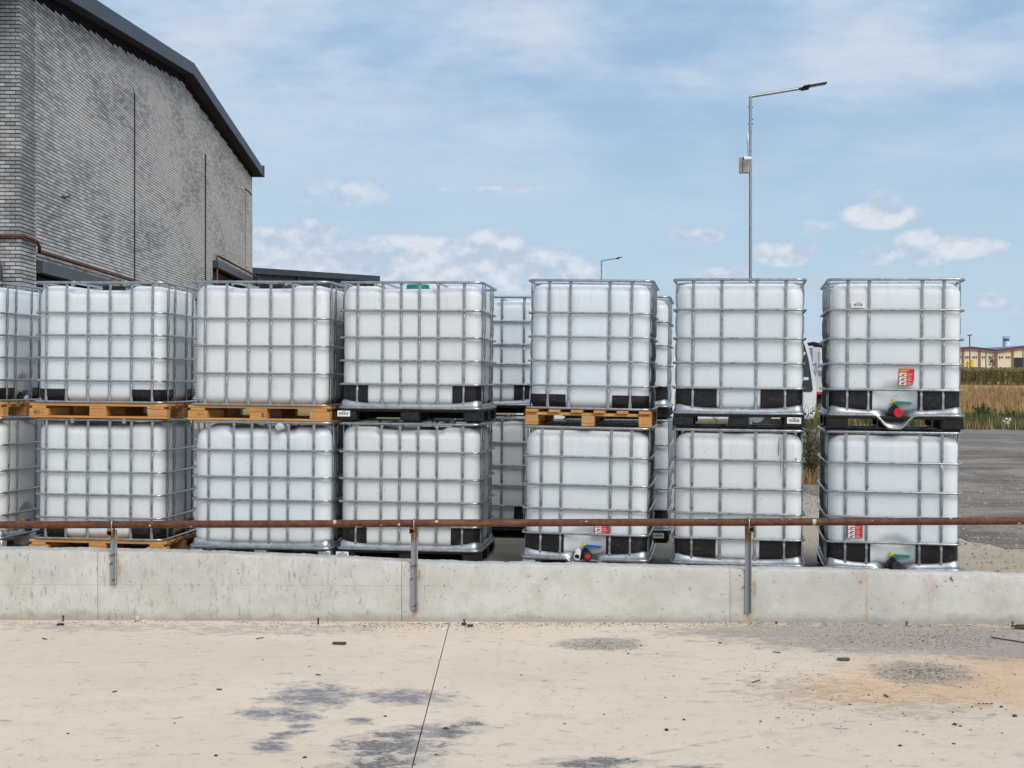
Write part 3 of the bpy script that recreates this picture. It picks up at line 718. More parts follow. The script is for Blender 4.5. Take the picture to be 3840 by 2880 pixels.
# ================================================================== LAMP POSTS
def lamp(base, H, arm, lum, r, label, yawz=0, box=True, scale=1.):
    e = empty('lamp_post', base, yawz, label, 'lamp post')
    b = MB(); b.tube([(0, 0, 0), (0, 0, H-.55)], [r*1.25, r*.92], 12); b.build('pole', GALV, e, smooth=50)
    b = MB(); b.tube([(0, 0, H-.95), (0, 0, H)], r*1.08, 12); b.build('sleeve', GALV, e, smooth=50)
    for (z, sx) in ((H-.3, 1), (H-.3, -1), (H-.62, 1), (H-.75, -1), (H-.75, 1)):
        b = MB(); b.cyl((sx*r, 0, z), (sx, 0, 0), .014, .03, 6); b.build('bolt', INK, e)
    sl = .152
    b = MB(); b.tube([(-r, 0, H-.02), (arm, 0, H+arm*sl)], r*.98, 12); b.build('arm', GALV, e, smooth=50)
    z0 = H+arm*sl
    a = math.atan(sl+.02)
    l = MB(); l.box(.05, lum, -.13, .13, .0, .045, .012); l.box(.0, .22, -.07, .07, -.06, .012, .02); l.box(-.06, .06, -.04, .04, -.03, .03, .01)
    for i in range(5): l.box(.10+i*.03, .115+i*.03, -.11, .11, .045, .06)
    lo = l.build('luminaire', BLACK, e, loc=(arm+.06, 0, z0+.005)); lo.rotation_euler = (0, -a, 0)
    d = MB(); d.box(.26, lum-.05, -.10, .10, -.006, .002); d.build('lens_panel', simple('lens', (.5, .5, .42), .3), lo)
    if box:
        zb = H-2.05
        b = MB(); b.box(-.29, -.02, -.20, -.02, zb-.02, zb+.40, .008); cb = b.build('equipment_box', BEIGE, e); cb.rotation_euler = (0, 0, R(-14))
        b = MB(); b.box(-.19, -.175, -.207, -.20, zb, zb+.38); b.build('door_seam', INK, cb)
        c = MB(); c.lathe((-.02, -.30, zb+.34), (-1, -.25, -.06), [(.035, 0), (.052, .02), (.052, .20), (.058, .21), (.058, .235), (.045, .235), (.04, .225)], 14); co = c.build('camera_housing', WHITEP, e, smooth=40)
        c = MB(); c.lathe((-.245, -.356, zb+.327), (-1, -.25, -.06), [(.04, 0), (.04, .006)], 14); c.build('lens', INK, co)
        b = MB(); b.tube([(-.20, -.17, zb+.40), (-.20, -.30, zb+.40), (-.20, -.33, zb+.37)], .012, 6); b.build('camera_arm', WHITEP, e)
        b = MB(); b.lathe((-.075, 0, H-1.22), (0, 0, 1), [(.012, -.03), (.03, .0), (.036, .06), (.036, .16), (.02, .21)], 10); b.build('antenna', WHITEP, e, smooth=60)
        b = MB(); b.tube([(-.075, 0, H-1.24), (-.07, .0, H-1.5), (-.05, -.02, H-1.68)], .006, 5); b.build('cable', INK, e)
    return e
p = px(2814, 0, 38); lamp((p.x, 38, .1), 9.05, 1.28, .70, .040, 'tall galvanised street lamp with camera box rising behind the caged tanks')
p = px(2255.5, 0, 100); l2 = lamp((p.x, 100, .9), 9.0, .98, .42, .045, 'small distant street lamp just above the middle tanks', box=True)

# ================================================================== CAGED BULK CONTAINERS
STEP = 1.155
RIMZ, TH_R = 1.143, .0115
STY = {'A': dict(long=0.565, short=0.490, rings=(.888, .699, .508, .315), rail=.137, tb=.135, prot=.245,
                 vl=(-.462, -.285, -.097, .093, .281, .462), vs=(-.325, -.158, .152, .325), pl=(.275, .29)),
       'C': dict(long=0.580, short=0.490, rings=(.841, .615, .388), rail=.131, tb=.13, prot=0,
                 vl=(-.462, -.279, -.095, .092, .279, .462), vs=(-.325, -.158, .152, .325), pl=(0, 0)),
       'B': dict(long=0.590, short=0.500, rings=(.912, .692, .503, .310), rail=.118, tb=.125, prot=.315,
                 vl=(-.440, -.231, -.079, .072, .228, .440), vs=(-.352, -.195, .193, .352), pl=(.225, .318)),
       'D': dict(long=0.590, short=0.500, rings=(.912, .692, .503, .310), rail=.118, tb=.125, prot=0,
                 vl=(-.440, -.231, -.079, .072, .228, .440), vs=(-.350, -.19, .19, .350), pl=(0, 0))}
def rrect(a, b, r, step, arc=6):
    """rounded rectangle, counter-clockwise from front-left: (x, y, nx, ny, face, s)"""
    out = []
    def line(x0, y0, x1, y1, nx, ny, face):
        L = sqrt((x1-x0)**2+(y1-y0)**2); n = max(1, int(round(L/step)))
        for i in range(n): t = i/n; x = x0+(x1-x0)*t; y = y0+(y1-y0)*t; out.append((x, y, nx, ny, face, x if face in 'fb' else y))
    def corner(cx, cy, a0):
        for i in range(arc): t = a0+(pi/2)*i/arc; out.append((cx+cos(t)*r, cy+sin(t)*r, cos(t), sin(t), 'c', 0))
    line(-a+r, -b, a-r, -b, 0, -1, 'f'); corner(a-r, -b+r, -pi/2)
    line(a, -b+r, a, b-r, 1, 0, 'r'); corner(a-r, b-r, 0)
    line(a-r, b, -a+r, b, 0, 1, 'b'); corner(-a+r, b-r, pi/2)
    line(-a, b-r, -a, -b+r, -1, 0, 'l'); corner(-a+r, -b+r, pi)
    return out
def sst(t): t = max(0., min(1., t)); return t*t*(3-2*t)
def dip(x):  # sump under the valve
    return -.098*(1-sst((abs(x)-.035)/.115))
MC = {}
def cached(key, fn):
    if key not in MC: MC[key] = fn()
    return MC[key]
def vbar_mesh(style):
    S = STY[style]
    def fn():
        zs = {}
        for z in [S['rail']-.004]: zs[z] = (.0135, .0045, 0)
        zs[S['rail']+.035] = (.0135, .006, 0); zs[S['rail']+.075] = (.0098, .0098, 0)
        for zr in S['rings']:
            for d, q in ((-.055, (.0098, .0098, 0)), (-.036, (.0125, .0065, .001)), (-.020, (.0075, .0055, .003)), (0, (.0105, .0045, .002)), (.020, (.0075, .0055, .003)), (.036, (.0125, .0065, .001)), (.055, (.0098, .0098, 0))):
                zs[zr+d] = q
        zs[RIMZ-.085] = (.0098, .0098, 0); zs[RIMZ-.045] = (.0115, .008, 0); zs[RIMZ-.006] = (.016, .0045, 0)
        n = 8; b = MB(); vs = []; L = sorted(zs)
        for z in L:
            rx, ry, o = zs[z]
            for k in range(n): a = 2*pi*k/n; vs.append((cos(a)*rx, sin(a)*ry+o, z))
        fs = [(i*n+k, i*n+(k+1) % n, (i+1)*n+(k+1) % n, (i+1)*n+k) for i in range(len(L)-1) for k in range(n)]
        fs += [tuple(range(n)), tuple(range((len(L)-1)*n, len(L)*n))]
        b.add(vs, fs); return b.mesh('vertical_bar', GALV, 55)
    return cached(('vb', style), fn)
def ring_mesh(a, b, r, nm):
    def fn():
        m = MB(); m.tube([(q[0], q[1], 0) for q in rrect(a, b, .07, .25)], r, 8, closed=True); return m.mesh(nm, GALV, 60)
    return cached(('ring', a, b, r), fn)

def tank_mesh(a, b, z0, z1, grooves, gd, topdip, seed, recess, dent, longx):
    m = MB(); r = .092; rt = .085; rbm = .075
    lv = []
    for i in range(6): t = i/5*pi/2; lv.append((z0+rbm*(1-sin(t)), rbm*(1-cos(t))))
    lv = [(z0+rbm*(1-cos(pi/2*i/5)), rbm*(1-sin(pi/2*i/5))) for i in range(6)]
    n = 30; lv += [(z0+rbm+(z1-rt-z0-rbm)*i/n, 0) for i in range(1, n)]
    lv += [(z1-rt+rt*sin(pi/2*i/7), rt*(1-cos(pi/2*i/7))) for i in range(8)]
    mx = min(a, b)
    ins = [rt+(mx-rt-.004)*i/9 for i in range(1, 10)]
    lv += [(z1, q) for q in ins]
    sec0 = rrect(a, b, r, .022, 9); N = len(sec0); vs = []
    for li, (z, inset) in enumerate(lv):
        for (x, y, nx, ny, face, s) in sec0:
            # inset toward the axis, corner centres kept
            rr_ = r
            if inset < r: px_, py_ = x-nx*inset, y-ny*inset
            else:
                qx = max(-(a-r), min(a-r, x)); qy = max(-(b-r), min(b-r, y)); e = inset-r
                kx = max(0., (a-r-e))/(a-r); ky = max(0., (b-r-e))/(b-r); px_, py_ = qx*kx, qy*ky
            d = 0.
            zf = sst((z-z0-.02)/.12)*sst((z1-.02-z)/.12) if inset < r else 0
            if face in 'fblr' and inset < r:
                gl = grooves['fb' if face in 'fb' else 'lr']
                d -= gd*sum(exp(-((s-g)/.021)**2) for g in gl)*zf
                # panels belly out a little
                half = (a if face in 'fb' else b)
                d += .003*(1-(s/half)**2)*sst((z-z0)/.3)*sst((z1-z)/.3)
                if recess == face:
                    q = (s/.185)**2+((z-.185)/.20)**2
                    if q < 1: d -= .032*sst((1-q)*1.6)
            nz = mnoise.noise((px_*3+seed*7.3, py_*3, z*3))
            d += nz*.0035*zf*1.5
            if z > z1-.30 and dent:
                q = mnoise.noise((px_*6+seed*3.1, py_*6, z*6)); w_ = sst((z-(z1-.30))/.2)
                d -= dent*max(0, q-.05)*w_*.5
            X, Y, Z = px_+nx*d, py_+ny*d, z
            wt = sst((z-(z1-.12))/.10)
            lx = X if longx else Y; half = a if longx else b
            td = topdip*(1-sst((abs(lx)-half*.44)/(half*.10)))
            Z -= wt*(td+dent*.8*max(0, mnoise.noise((X*4+seed, Y*4, 3.3))+.1))
            vs.append((X, Y, Z))
    fs = []
    for i in range(len(lv)-1):
        for k in range(N): k2 = (k+1) % N; fs.append((i*N+k, i*N+k2, (i+1)*N+k2, (i+1)*N+k))
    fs.append(tuple(range(N))[::-1]); fs.append(tuple(range((len(lv)-1)*N, len(lv)*N)))
    m.add(vs, fs); return m.mesh('tank', HDPE, 'all')

def protector_mesh(a, b, z0, hp, lf, ls, sx, sy, notch):
    """black corner guard hugging one lower corner; lf along x, ls along y"""
    def fn():
        r = .095; out = .0045; sec = []
        A, B = a+out, b+out; n = 8
        for i in range(n+1): t = lf-(lf-r)*i/n; sec.append((A-t, -B, 0, -1, t))
        for i in range(1, 9): t = -pi/2+(pi/2)*i/8; sec.append((A-r+cos(t)*r, -B+r+sin(t)*r, cos(t), sin(t), 0))
        for i in range(1, n+1): t = r+(ls-r)*i/n; sec.append((A, -B+t, 1, 0, t))
        rbm = .072; lv = [(z0-.004+rbm*(1-cos(pi/2*i/5)), rbm*(1-sin(pi/2*i/5))) for i in range(6)]
        m_ = 6; lv += [(z0+rbm+(hp-z0-rbm)*i/m_, 0) for i in range(1, m_+1)]
        vs = []; N = len(sec)
        for (z, ins) in lv+[(hp, .012)]:
            for j, (x, y, nx, ny, t) in enumerate(sec):
                zz = z
                if z >= hp-.001 and notch:
                    zz = z+(.016 if .07 < t < .12 or .165 < t < .2 else 0)
                vs.append(((x-nx*ins)*sx, (y-ny*ins)*-sy, zz))
        L = len(lv)+1; fs = [(i*N+k, i*N+k+1, (i+1)*N+k+1, (i+1)*N+k) for i in range(L-1) for k in range(N-1)]
        mb = MB(); mb.add(vs, fs); return mb.mesh('corner_guard', BLACK, 45)
    return cached(('pr', a, b, z0, hp, lf, ls, sx, sy), fn)

def board(nm, L, wd, h, m_=WOOD):
    return cached((nm, L, wd, h), lambda: MB().box(-L/2, L/2, -wd/2, wd/2, 0, h, .003).mesh(nm, m_))
def wood_pallet(e, longx, rr, stamp=None):
    rz = 0 if longx else pi/2
    def P(x, y): return (x, y) if longx else (-y, x)
    sk = MB()
    for y in (-.448, 0, .448):
        if longx: sk.box(-.6, .6, y-.05, y+.05, 0, .018, .003)
        else: sk.box(y-.05, y+.05, -.6, .6, 0, .018, .003)
    pal = sk.build('pallet', WOOD, e)
    for ix, x in enumerate((-.515, 0, .515)):
        for y in (-.446, 0, .446):
            wx = .165 if ix != 1 else .145
            q = P(x, y); place(board('block', wx, .10, .060), 'block', pal, (q[0], q[1], .0185), rot=(0, 0, rz))
        q = P(x, 0); place(board('stringer_board', .996, .12 if ix != 1 else .145, .022), 'stringer_board', pal, (q[0], q[1], .079), rot=(0, 0, rz+pi/2))
    for i, y in enumerate((-.446, -.268, -.089, .089, .268, .446)):
        q = P(0, y); place(board('deck_board', 1.196, .096 if i in (0, 5) else .09, .022), 'deck_board', pal, (q[0], q[1]+rr.uniform(-.002, .002), .1015), rot=(0, 0, rz+rr.uniform(-.003, .003)))
    return pal
def stamp_part(pal, txt, x, z, y, size, m_=STAMP):
    o = place(text_mesh(txt, size, m_), 'stamp', pal, (x, y, z), rot=(pi/2, 0, 0)); return o
def tri_mark(b, x, z, y, s):
    pts = [(x+cos(R(90+120*i))*s, y, z+sin(R(90+120*i))*s) for i in range(3)]; b.tube(pts, s*.09, 4, closed=True)
def plastic_pallet(e, longx, m_, steel=False, sump=False, web=False):
    HX, HY = (.597, .50) if longx else (.50, .597)
    b = MB()
    if not steel:
        b.box(-HX+.003, HX-.003, -HY+.003, -HY+.07, .088, .110, .004); b.box(-HX+.003, HX-.003, HY-.07, HY-.003, .088, .110, .004)
        b.box(-HX+.003, -HX+.07, -HY+.07, HY-.07, .088, .110, .004); b.box(HX-.07, HX-.003, -HY+.07, HY-.07, .088, .110, .004)
        for y in (-.2, .2): b.box(-HX+.07, HX-.07, y-.04, y+.04, .092, .108)
    else:
        b.box(-HX+.02, HX-.02, -HY+.02, HY-.02, .100, .108)
    if web: b.box(-HX+.02, HX-.02, HY-.165, HY-.14, .0165, .0875)
    pal = b.build('pallet', m_, e)
    if not steel:      # bottom runners
        for x in (-HX+.075, 0, HX-.075):
            r_ = cached(('run', HY), lambda: MB().box(-.055, .055, -HY+.02, HY-.02, 0, .016, .003).mesh('runner', m_)); place(r_, 'runner', pal, (x, 0, -.0))
    bw = .155 if not steel else .105
    for ix in (-1, 0, 1):
        for iy in (-1, 0, 1):
            if steel and ix == 0 and iy == 0: continue
            if sump and ix == 0 and iy == -1: continue
            if not steel:
                def fn():
                    q = MB(); w2, d2 = bw/2, .065
                    q.box(-w2, w2, -d2, d2, .0165, .088, .006)
                    return q.mesh('block', m_)
                me = cached(('pblk', m_.name), fn)
                place(me, 'block', pal, (ix*(HX-bw/2), iy*(HY-.067), 0))
            else:
                def fn2():   # pressed sheet leg with a foot and two ribs
                    q = MB(); w2 = bw/2
                    q.box(-w2, w2, -.05, .05, .006, .099, .008); q.box(-w2-.008, w2+.008, -.055, .055, 0, .0055)
                    for x in (-.03, .0, .03): q.tube([(x, -.051, .02), (x, -.051, .09)], .005, 5)
                    return q.mesh('leg', m_, 40)
                place(cached(('sleg',), fn2), 'leg', pal, (ix*(HX-bw/2-.01), iy*(HY-.056), 0))
    return pal

def barcode(e, x, z, y, wd, ht, face='f', tilt=0):
    o = MB().box(-wd/2, wd/2, -.0015, 0, -ht/2, ht/2).build('barcode_label', LABELW, e)
    o.location = (x, y, z); o.rotation_euler = (0, tilt, 0)
    b = MB(); rr = random.Random(int(x*999)+5); t = -wd*.36
    while t < wd*.36:
        q = rr.choice((.0016, .0026, .004)); b.box(t, t+q, -.0022, -.0016, -ht*.22, ht*.22); t += q+rr.choice((.002, .003, .0045))
    b.box(-wd*.12, wd*.14, -.0022, -.0016, ht*.30, ht*.38)
    b.build('barcode', INK, o); return o
def red_label(e, x, z, y, tilt=0, curl=False):
    wd, ht = .112, .122
    b = MB()
    if curl: b.prism([(-wd/2, -ht/2), (wd*.40, -ht/2), (wd/2, -ht*.2), (wd*.5, ht/2), (-wd/2, ht/2)], -.0015, 0)
    else: b.box(-wd/2, wd/2, -.0015, 0, -ht/2, ht/2)
    o = b.build('instruction_label', REDL, e); o.location = (x, y, z); o.rotation_euler = (0, tilt, 0)
    for i in range(3):
        zz = ht*.14-i*ht*.26
        q = MB().box(-wd*.45, wd*.0, -.0022, -.0016, zz-ht*.105, zz+ht*.105).build('picture_panel', LABELW, o)
        k = MB(); k.box(-wd*.34, -wd*.16, -.003, -.0023, zz-ht*.07, zz+ht*.0); k.box(-wd*.22, -wd*.02, -.003, -.0023, zz-ht*.005, zz+ht*.04); k.build('pictogram', simple('navy_ink', (.03, .05, .12), .6), o)
        k = MB().box(-wd*.32, -wd*.24, -.003, -.0023, zz+ht*.0, zz+ht*.08).build('pictogram', YEL, o)
        k = MB()
        for j in range(3): k.box(wd*.06, wd*(.40-.06*((i+j) % 3)), -.0022, -.0016, zz+ht*(.06-.07*j)-.0018, zz+ht*(.06-.07*j)+.0018)
        k.build('text_lines', simple('pale_print', (.72, .42, .30), .6), o)
    k = MB().box(-wd*.44, wd*.18, -.0022, -.0016, ht*.40, ht*.45); k.box(-wd*.44, wd*.05, -.0022, -.0016, ht*.33, ht*.37); k.build('heading_lines', simple('yellow_print', (.75, .42, .05), .6), o)
    return o
def valve(e, y, handle, capm, side=None, yaw=0.):
    """butterfly valve, axis toward -y; origin of parts at x=0"""
    root = MB(); root.lathe((0, y+.11, .155), (0, -1, -.10), [(.036, 0), (.036, .05), (.043, .055), (.043, .10), (.040, .112)], 22)
    v = root.build('valve', BLACK, e, smooth=40)
    if yaw: v.rotation_euler = (0, 0, yaw)
    c = MB(); prof = [(.034, 0), (.036, .004), (.036, .026), (.032, .031), (.012, .031), (.010, .028)]
    c.lathe((.024, y+.004, .140), (.05, -1, -.10), prof, 24)
    for i in range(20):
        a = 2*pi*i/20; c.tube([(.024+cos(a)*.0365, y+.0, .140+sin(a)*.0365), (.025+cos(a)*.0365, y-.022, .138+sin(a)*.0365)], .0022, 4)
    c.build('screw_cap', capm, v, smooth=40)
    h = MB(); h.box(-.014, .022, y+.02, y+.06, .195, .222, .004)
    h.prism([(-.006, .200), (.035, .203), (.118, .202), (.132, .207), (.115, .219), (.03, .223), (-.006, .224)], y+.016, y+.036)
    h.cyl((.0, y+.05, .175), (0, 0, 1), .014, .03, 10)
    h.build('handle', handle, v)
    t = MB(); t.box(-.018, .006, y+.012, y+.04, .215, .240, .004); t.box(-.026, -.012, y+.014, y+.03, .205, .222, .003); t.build('lock_tab', YEL, v)
    return v

def ibc(label, FL, yaw, z0, style, longx, pallet, seed, front_bars=None, cap=None, val=None, vface='f', guards=True, roll=0., topdip=.03, dent=0., group=None, stickers=(), fine=True):
    S = STY[style]; rr = random.Random(seed)
    PW, PD = (1.2, 1.0) if longx else (1.0, 1.2)
    th = R(yaw); ex = Vector((cos(th), -sin(th), 0)); ey = Vector((sin(th), cos(th), 0))
    c = Vector((FL[0], FL[1], 0))+ex*PW/2+ey*PD/2
    e = empty('bulk_container', (c.x, c.y, z0+gz(c.x)), label=label, cat='container', group=group or 'white caged bulk containers stacked two high', rot=(0, R(roll+.54), -th))
    a, b = (S['long'], S['short']) if longx else (S['short'], S['long'])
    vx, vy = (S['vl'], S['vs']) if longx else (S['vs'], S['vl'])
    if front_bars: vx = front_bars
    ta, tb_ = a-.021, b-.021
    sump = val is not None and vface == 'f' and style in 'BD'
    gd = {'A': .009, 'C': .008, 'B': .002, 'D': .002}[style]
    tk = tank_mesh(ta, tb_, S['tb'], 1.118, {'fb': vx, 'lr': vy}, gd, topdip, seed, vface if val else None, dent, longx)
    tko = place(tk, 'tank', e)
    # cage: rim and base rail, then each ring and each upright
    cg = MB(); rim = [(q[0], q[1], RIMZ) for q in rrect(a, b, .07, .25)]
    rail = rrect(a+.006, b+.006, .07, .03 if sump else .25)
    cg.tube([(q[0], q[1], S['rail']+(dip(q[0]) if sump and q[4] == 'f' else 0)) for q in rail], .0105, 8, closed=True)
    cage = cg.build('cage', GALV, e, smooth=60)
    MB().tube(rim, TH_R, 8, closed=True).build('top_rim', GALV, cage, smooth=60)
    for zr in S['rings']: place(ring_mesh(a, b, .0098 if style in 'BD' else .0088, 'ring'), 'ring', cage, (0, 0, zr))
    vm = vbar_mesh(style)
    for x in vx:
        place(vm, 'vertical_bar', cage, (x, -b+.0155, 0)); place(vm, 'vertical_bar', cage, (x, b-.0155, 0), rot=(0, 0, pi))
    for y in vy:
        place(vm, 'vertical_bar', cage, (a-.0155, y, 0), rot=(0, 0, pi/2)); place(vm, 'vertical_bar', cage, (-a+.0155, y, 0), rot=(0, 0, -pi/2))
    # two bars across the top, screwed to the rim
    for s in (-1, 1):
        bx = s*(.225 if longx else .20); t = MB()
        if longx: t.tube([(bx, -b+.004, RIMZ-.012), (bx, -b+.06, RIMZ-.004), (bx, b-.06, RIMZ-.004), (bx, b-.004, RIMZ-.012)], .0095, 8)
        else: t.tube([(-a+.004, bx, RIMZ-.012), (-a+.06, bx, RIMZ-.004), (a-.06, bx, RIMZ-.004), (a-.004, bx, RIMZ-.012)], .0095, 8)
        t.build('top_bar', GALV, cage, smooth=60)
        if longx:
            t = MB(); t.lathe((bx, -b-.006, RIMZ-.022), (0, -1, 0), [(.012, 0), (.012, .004), (.008, .006)], 12)
            if style == 'A': t.box(bx-.016, bx+.016, -b-.013, -b+.012, RIMZ-.03, RIMZ+.013, .003)
            t.build('bar_bolt', GALV, cage, smooth=40)
    # double crimp marks along the weld line
    if style in 'BD' and not longx and not sump:
        t = MB()
        for zr in S['rings']+(RIMZ, S['rail']):
            for dx_ in (-.008, .006): t.lathe((-.055+dx_, -b-.0095-(.008 if zr == S['rail'] else 0), zr), (0, -1, 0), [(.0042, 0), (.0042, .0012)], 8)
        t.build('crimp_mark', INK, cage)
    # steel tray
    if style in 'BD':
        t = MB(); sec = rrect(a-.004, b-.004, .07, .03); N = len(sec); vs = []
        for lev in range(4):
            for (x, y, nx, ny, f_, s) in sec:
                cr = exp(-((a-abs(x))/.16)**2)*exp(-((b-abs(y))/.16)**2)
                dd = dip(x) if (sump and f_ == 'f') else 0.
                hz_ = [-.006, .012, .036, .040][lev]; ins = [0., .0, .012, .03][lev]
                zz = S['rail']+hz_*(1+.75*cr)+dd*[1, 1, .75, .0][lev]
                if sump and f_ == 'f': ins = ins+(-dd/.098)*[0, .01, .035, .09][lev]
                vs.append((x-nx*ins, y-ny*ins, zz))
        t.add(vs, [(i*N+k, i*N+(k+1) % N, (i+1)*N+(k+1) % N, (i+1)*N+k) for i in range(3) for k in range(N)])
        t.build('tray', simple('tray_steel', (.42, .44, .45), .38, .85, .2, 14), e, smooth='all')
    if S['prot'] and guards:
        lf, ls = (S['pl'][0], S['pl'][1]) if longx else (S['pl'][1], S['pl'][0])
        for sx in (1, -1):
            for sy in (1, -1):
                place(protector_mesh(ta, tb_, S['tb'], S['prot'], lf, ls, sx, -sy*-1, False), 'corner_guard', e)
    # pallet
    if pallet == 'wood': pal = wood_pallet(e, longx, rr)
    elif pallet == 'plastic': pal = plastic_pallet(e, longx, BLACK, sump=sump, web=(longx or FL[1] > 13))
    else: pal = plastic_pallet(e, longx, simple('leg_steel', (.42, .45, .47), .4, .55, .2, 16), steel=True, sump=sump)
    if cap:   # neck and screw lid, just under the rim
        MB().lathe((0, -.15, 1.118-topdip-.03), (0, 0, 1), [(.080, 0), (.080, .04)], 24).build('filler_neck', HDPE, e, smooth=40)
        m_ = MB(); zc = 1.118-topdip+.006; m_.lathe((0, -.15, zc), (0, 0, 1), [(.088, 0), (.092, .006), (.092, .040), (.086, .046), (.03, .046)], 28)
        for i in range(28): an_ = 2*pi*i/28; m_.box(cos(an_)*.092-.003, cos(an_)*.092+.003, sin(an_)*.092-.153, sin(an_)*.092-.147, zc+.005, zc+.04)
        l = m_.build('lid', cap[0], e, smooth=40)
        if len(cap) > 1: MB().lathe((0, -.15, zc+.0465), (0, 0, 1), [(.05, 0), (.05, .006)], 20).build('lid_label', cap[1], l)
    if val:
        if vface == 'f': valve(e, -b+.012, val[0], val[1])
        else:
            v = valve(e, -a+.012, val[0], val[1], yaw=pi/2)
    for st in stickers:
        k, x, z = st[:3]
        if k == 'bar': barcode(e, x, z, -tb_-.0085, .10, .045)
        elif k == 'pbar': barcode(pal if False else e, x, z, -(.50 if longx else .597)-.0035, .105, .048, tilt=st[3] if len(st) > 3 else 0)
        elif k == 'red': red_label(e, x, z, -tb_-.0085, st[3] if len(st) > 3 else 0, len(st) > 4)
    return e, pal

T = .002
# (name kept per stack, from left to right)
FL0 = (-4.345-1.2*cos(R(6)), 12.14+1.2*sin(R(6)))
ibc('upper white caged tank cut by the left picture edge, blue valve handle on its side', FL0, 6, T+STEP, 'A', True, 'wood', 1, val=(BLUE, PVC), vface='r')
ibc('lower white caged tank cut by the left picture edge, standing on steel legs', FL0, 6, T, 'D', True, 'steel', 2, val=(BLUE, INK), vface='r', dent=.015)
FL1 = (-4.085, 12.02)
e1, p1 = ibc('upper white caged tank with black corner guards on a wooden pallet, leftmost whole stack', FL1, 5.5, T+STEP, 'A', True, 'wood', 3, cap=(BLACK, YEL), topdip=.034)
e1b, p1b = ibc('lower white tank on a wooden pallet behind the left bracket, leftmost whole stack', (FL1[0]-.01, FL1[1]+.02), 5.5, T, 'A', True, 'wood', 4, topdip=.02, dent=.0082)
FL2 = (-2.685, 11.76)
e2, p2 = ibc('upper white tank without corner guards on a wooden pallet stamped 13', FL2, 6.3, T+STEP, 'C', True, 'wood', 5, cap=(BLACK, YEL), topdip=.024)
e2b, p2b = ibc('lower dented white tank without guards on galvanised steel legs, second whole stack from left', (FL2[0]+.015, FL2[1]-.02), 5.6, T, 'D', True, 'steel', 6, topdip=.025, dent=.045)
FL3 = (-1.433, 11.66)
e3, p3 = ibc('upper white tank with a teal green lid on a black pallet', FL3, 6, T+STEP, 'B', True, 'plastic', 7, cap=(GREEN,), topdip=.022, stickers=[('pbar', -.545, .068)])
e3b, p3b = ibc('lower white tank with black guards under the teal lidded tank', (FL3[0]-.012, FL3[1]), 6, T, 'B', True, 'plastic', 8, topdip=.025, dent=.0082, stickers=[('pbar', -.545, .068)])
FL4 = (.098, 11.22)
e4, p4 = ibc('upper white tank on an orange wooden pallet with board ends facing front, centre right', FL4, 8, T+STEP, 'A', False, 'wood', 9, topdip=.0, roll=.55)
e4b, p4b = ibc('lower white tank with blue valve handle and a white pipe stub beside it', (FL4[0]-.03, FL4[1]-.03), 8, T, 'B', False, 'steel', 10, val=(BLUE, INK), topdip=.0, dent=.008, roll=.5, stickers=[('red', .13, .365)])
FL5 = (1.240, 10.98)
e5, p5 = ibc('upper grimy white tank with no valve on a black pallet, second stack from the right', FL5, 9.3, T+STEP, 'B', False, 'plastic', 11, front_bars=(-.350, -.133, .131, .351), topdip=.0, stickers=[('pbar', .42, .068, .02)])
e5b, p5b = ibc('lower grimy white tank with a brown drip stain, second stack from the right', (FL5[0]-.012, FL5[1]-.02), 9.3, T, 'B', False, 'plastic', 12, front_bars=(-.350, -.133, .131, .351), topdip=.0, dent=.008)
FL6 = (2.392, 10.80)
e6, p6 = ibc('upper white tank with green valve handle and red cap, rightmost stack', FL6, 9.5, T+STEP, 'B', False, 'plastic', 13, val=(GREEN, REDC), topdip=.0, stickers=[('bar', -.277, .952), ('red', .083, .408, .02, 1)])
e6b, p6b = ibc('lower white tank with green valve handle and black cap, rightmost stack', (FL6[0]-.02, FL6[1]-.02), 9.2, T, 'B', False, 'plastic', 14, val=(GREEN, INK), topdip=.0, dent=.008, stickers=[('red', -.28, .402)])
# second row, glimpsed between the stacks
FLa = (-.93, 13.62)
ibc('upper white tank on a black pallet in the back row behind the teal lidded tank', FLa, 4, T+STEP, 'B', True, 'plastic', 15, topdip=.01)
ibc('lower shaded white tank in the back row behind the teal lidded stack', FLa, 4, T, 'B', True, 'plastic', 16, topdip=.01)
FLb = (.475, 13.42)
ibc('upper white tank in the back row seen right of the centre wooden pallet stack', FLb, 8, T+STEP, 'B', False, 'plastic', 17, topdip=.0)
ibc('lower shaded white tank in the back row, barcode on its black pallet', FLb, 8, T, 'B', False, 'plastic', 18, topdip=.0, stickers=[('pbar', .40, .068)])
MB().lathe((.0255, -.6035, .1369), (.05, -1, -.10), [(.022, 0), (.022, .004), (.012, .006)], 20).build('valve_plug', REDC, e4b, smooth=40)
# burnt-in marks on the pallets
YW = -.4965
stamp_part(p2, '13', -.505, .048, YW, .034)
q = MB(); tri_mark(q, -.472, .048, YW, .012); q.build('stamp', STAMP, p2)
def square_stamp(pal, x, z, y, s):
    q = MB(); q.tube([(x-s*.6, y, z-s), (x+s*.6, y, z-s), (x+s*.6, y, z+s), (x-s*.6, y, z+s)], .0011, 4, closed=True)
    for i in range(3): q.box(x-s*.4+i*s*.3, x-s*.25+i*s*.3, y-.001, y, z-s*.7, z+s*.7)
    for i in range(3): q.box(x+s*.8, x+s*2.0, y-.001, y, z-s*.6+i*s*.55, z-s*.45+i*s*.55)
    q.tube([(x-s*.6, y, z-s), (x+s*2.2, y, z-s), (x+s*2.2, y, z+s), (x-s*.6, y, z+s)], .0011, 4, closed=True)
    tri_mark(q, x+s*3.4, z, y, s*1.05); q.build('stamp', STAMP, pal)
square_stamp(p1, -.545, .048, YW, .018); square_stamp(p1b, -.545, .048, YW, .018)
q = MB()
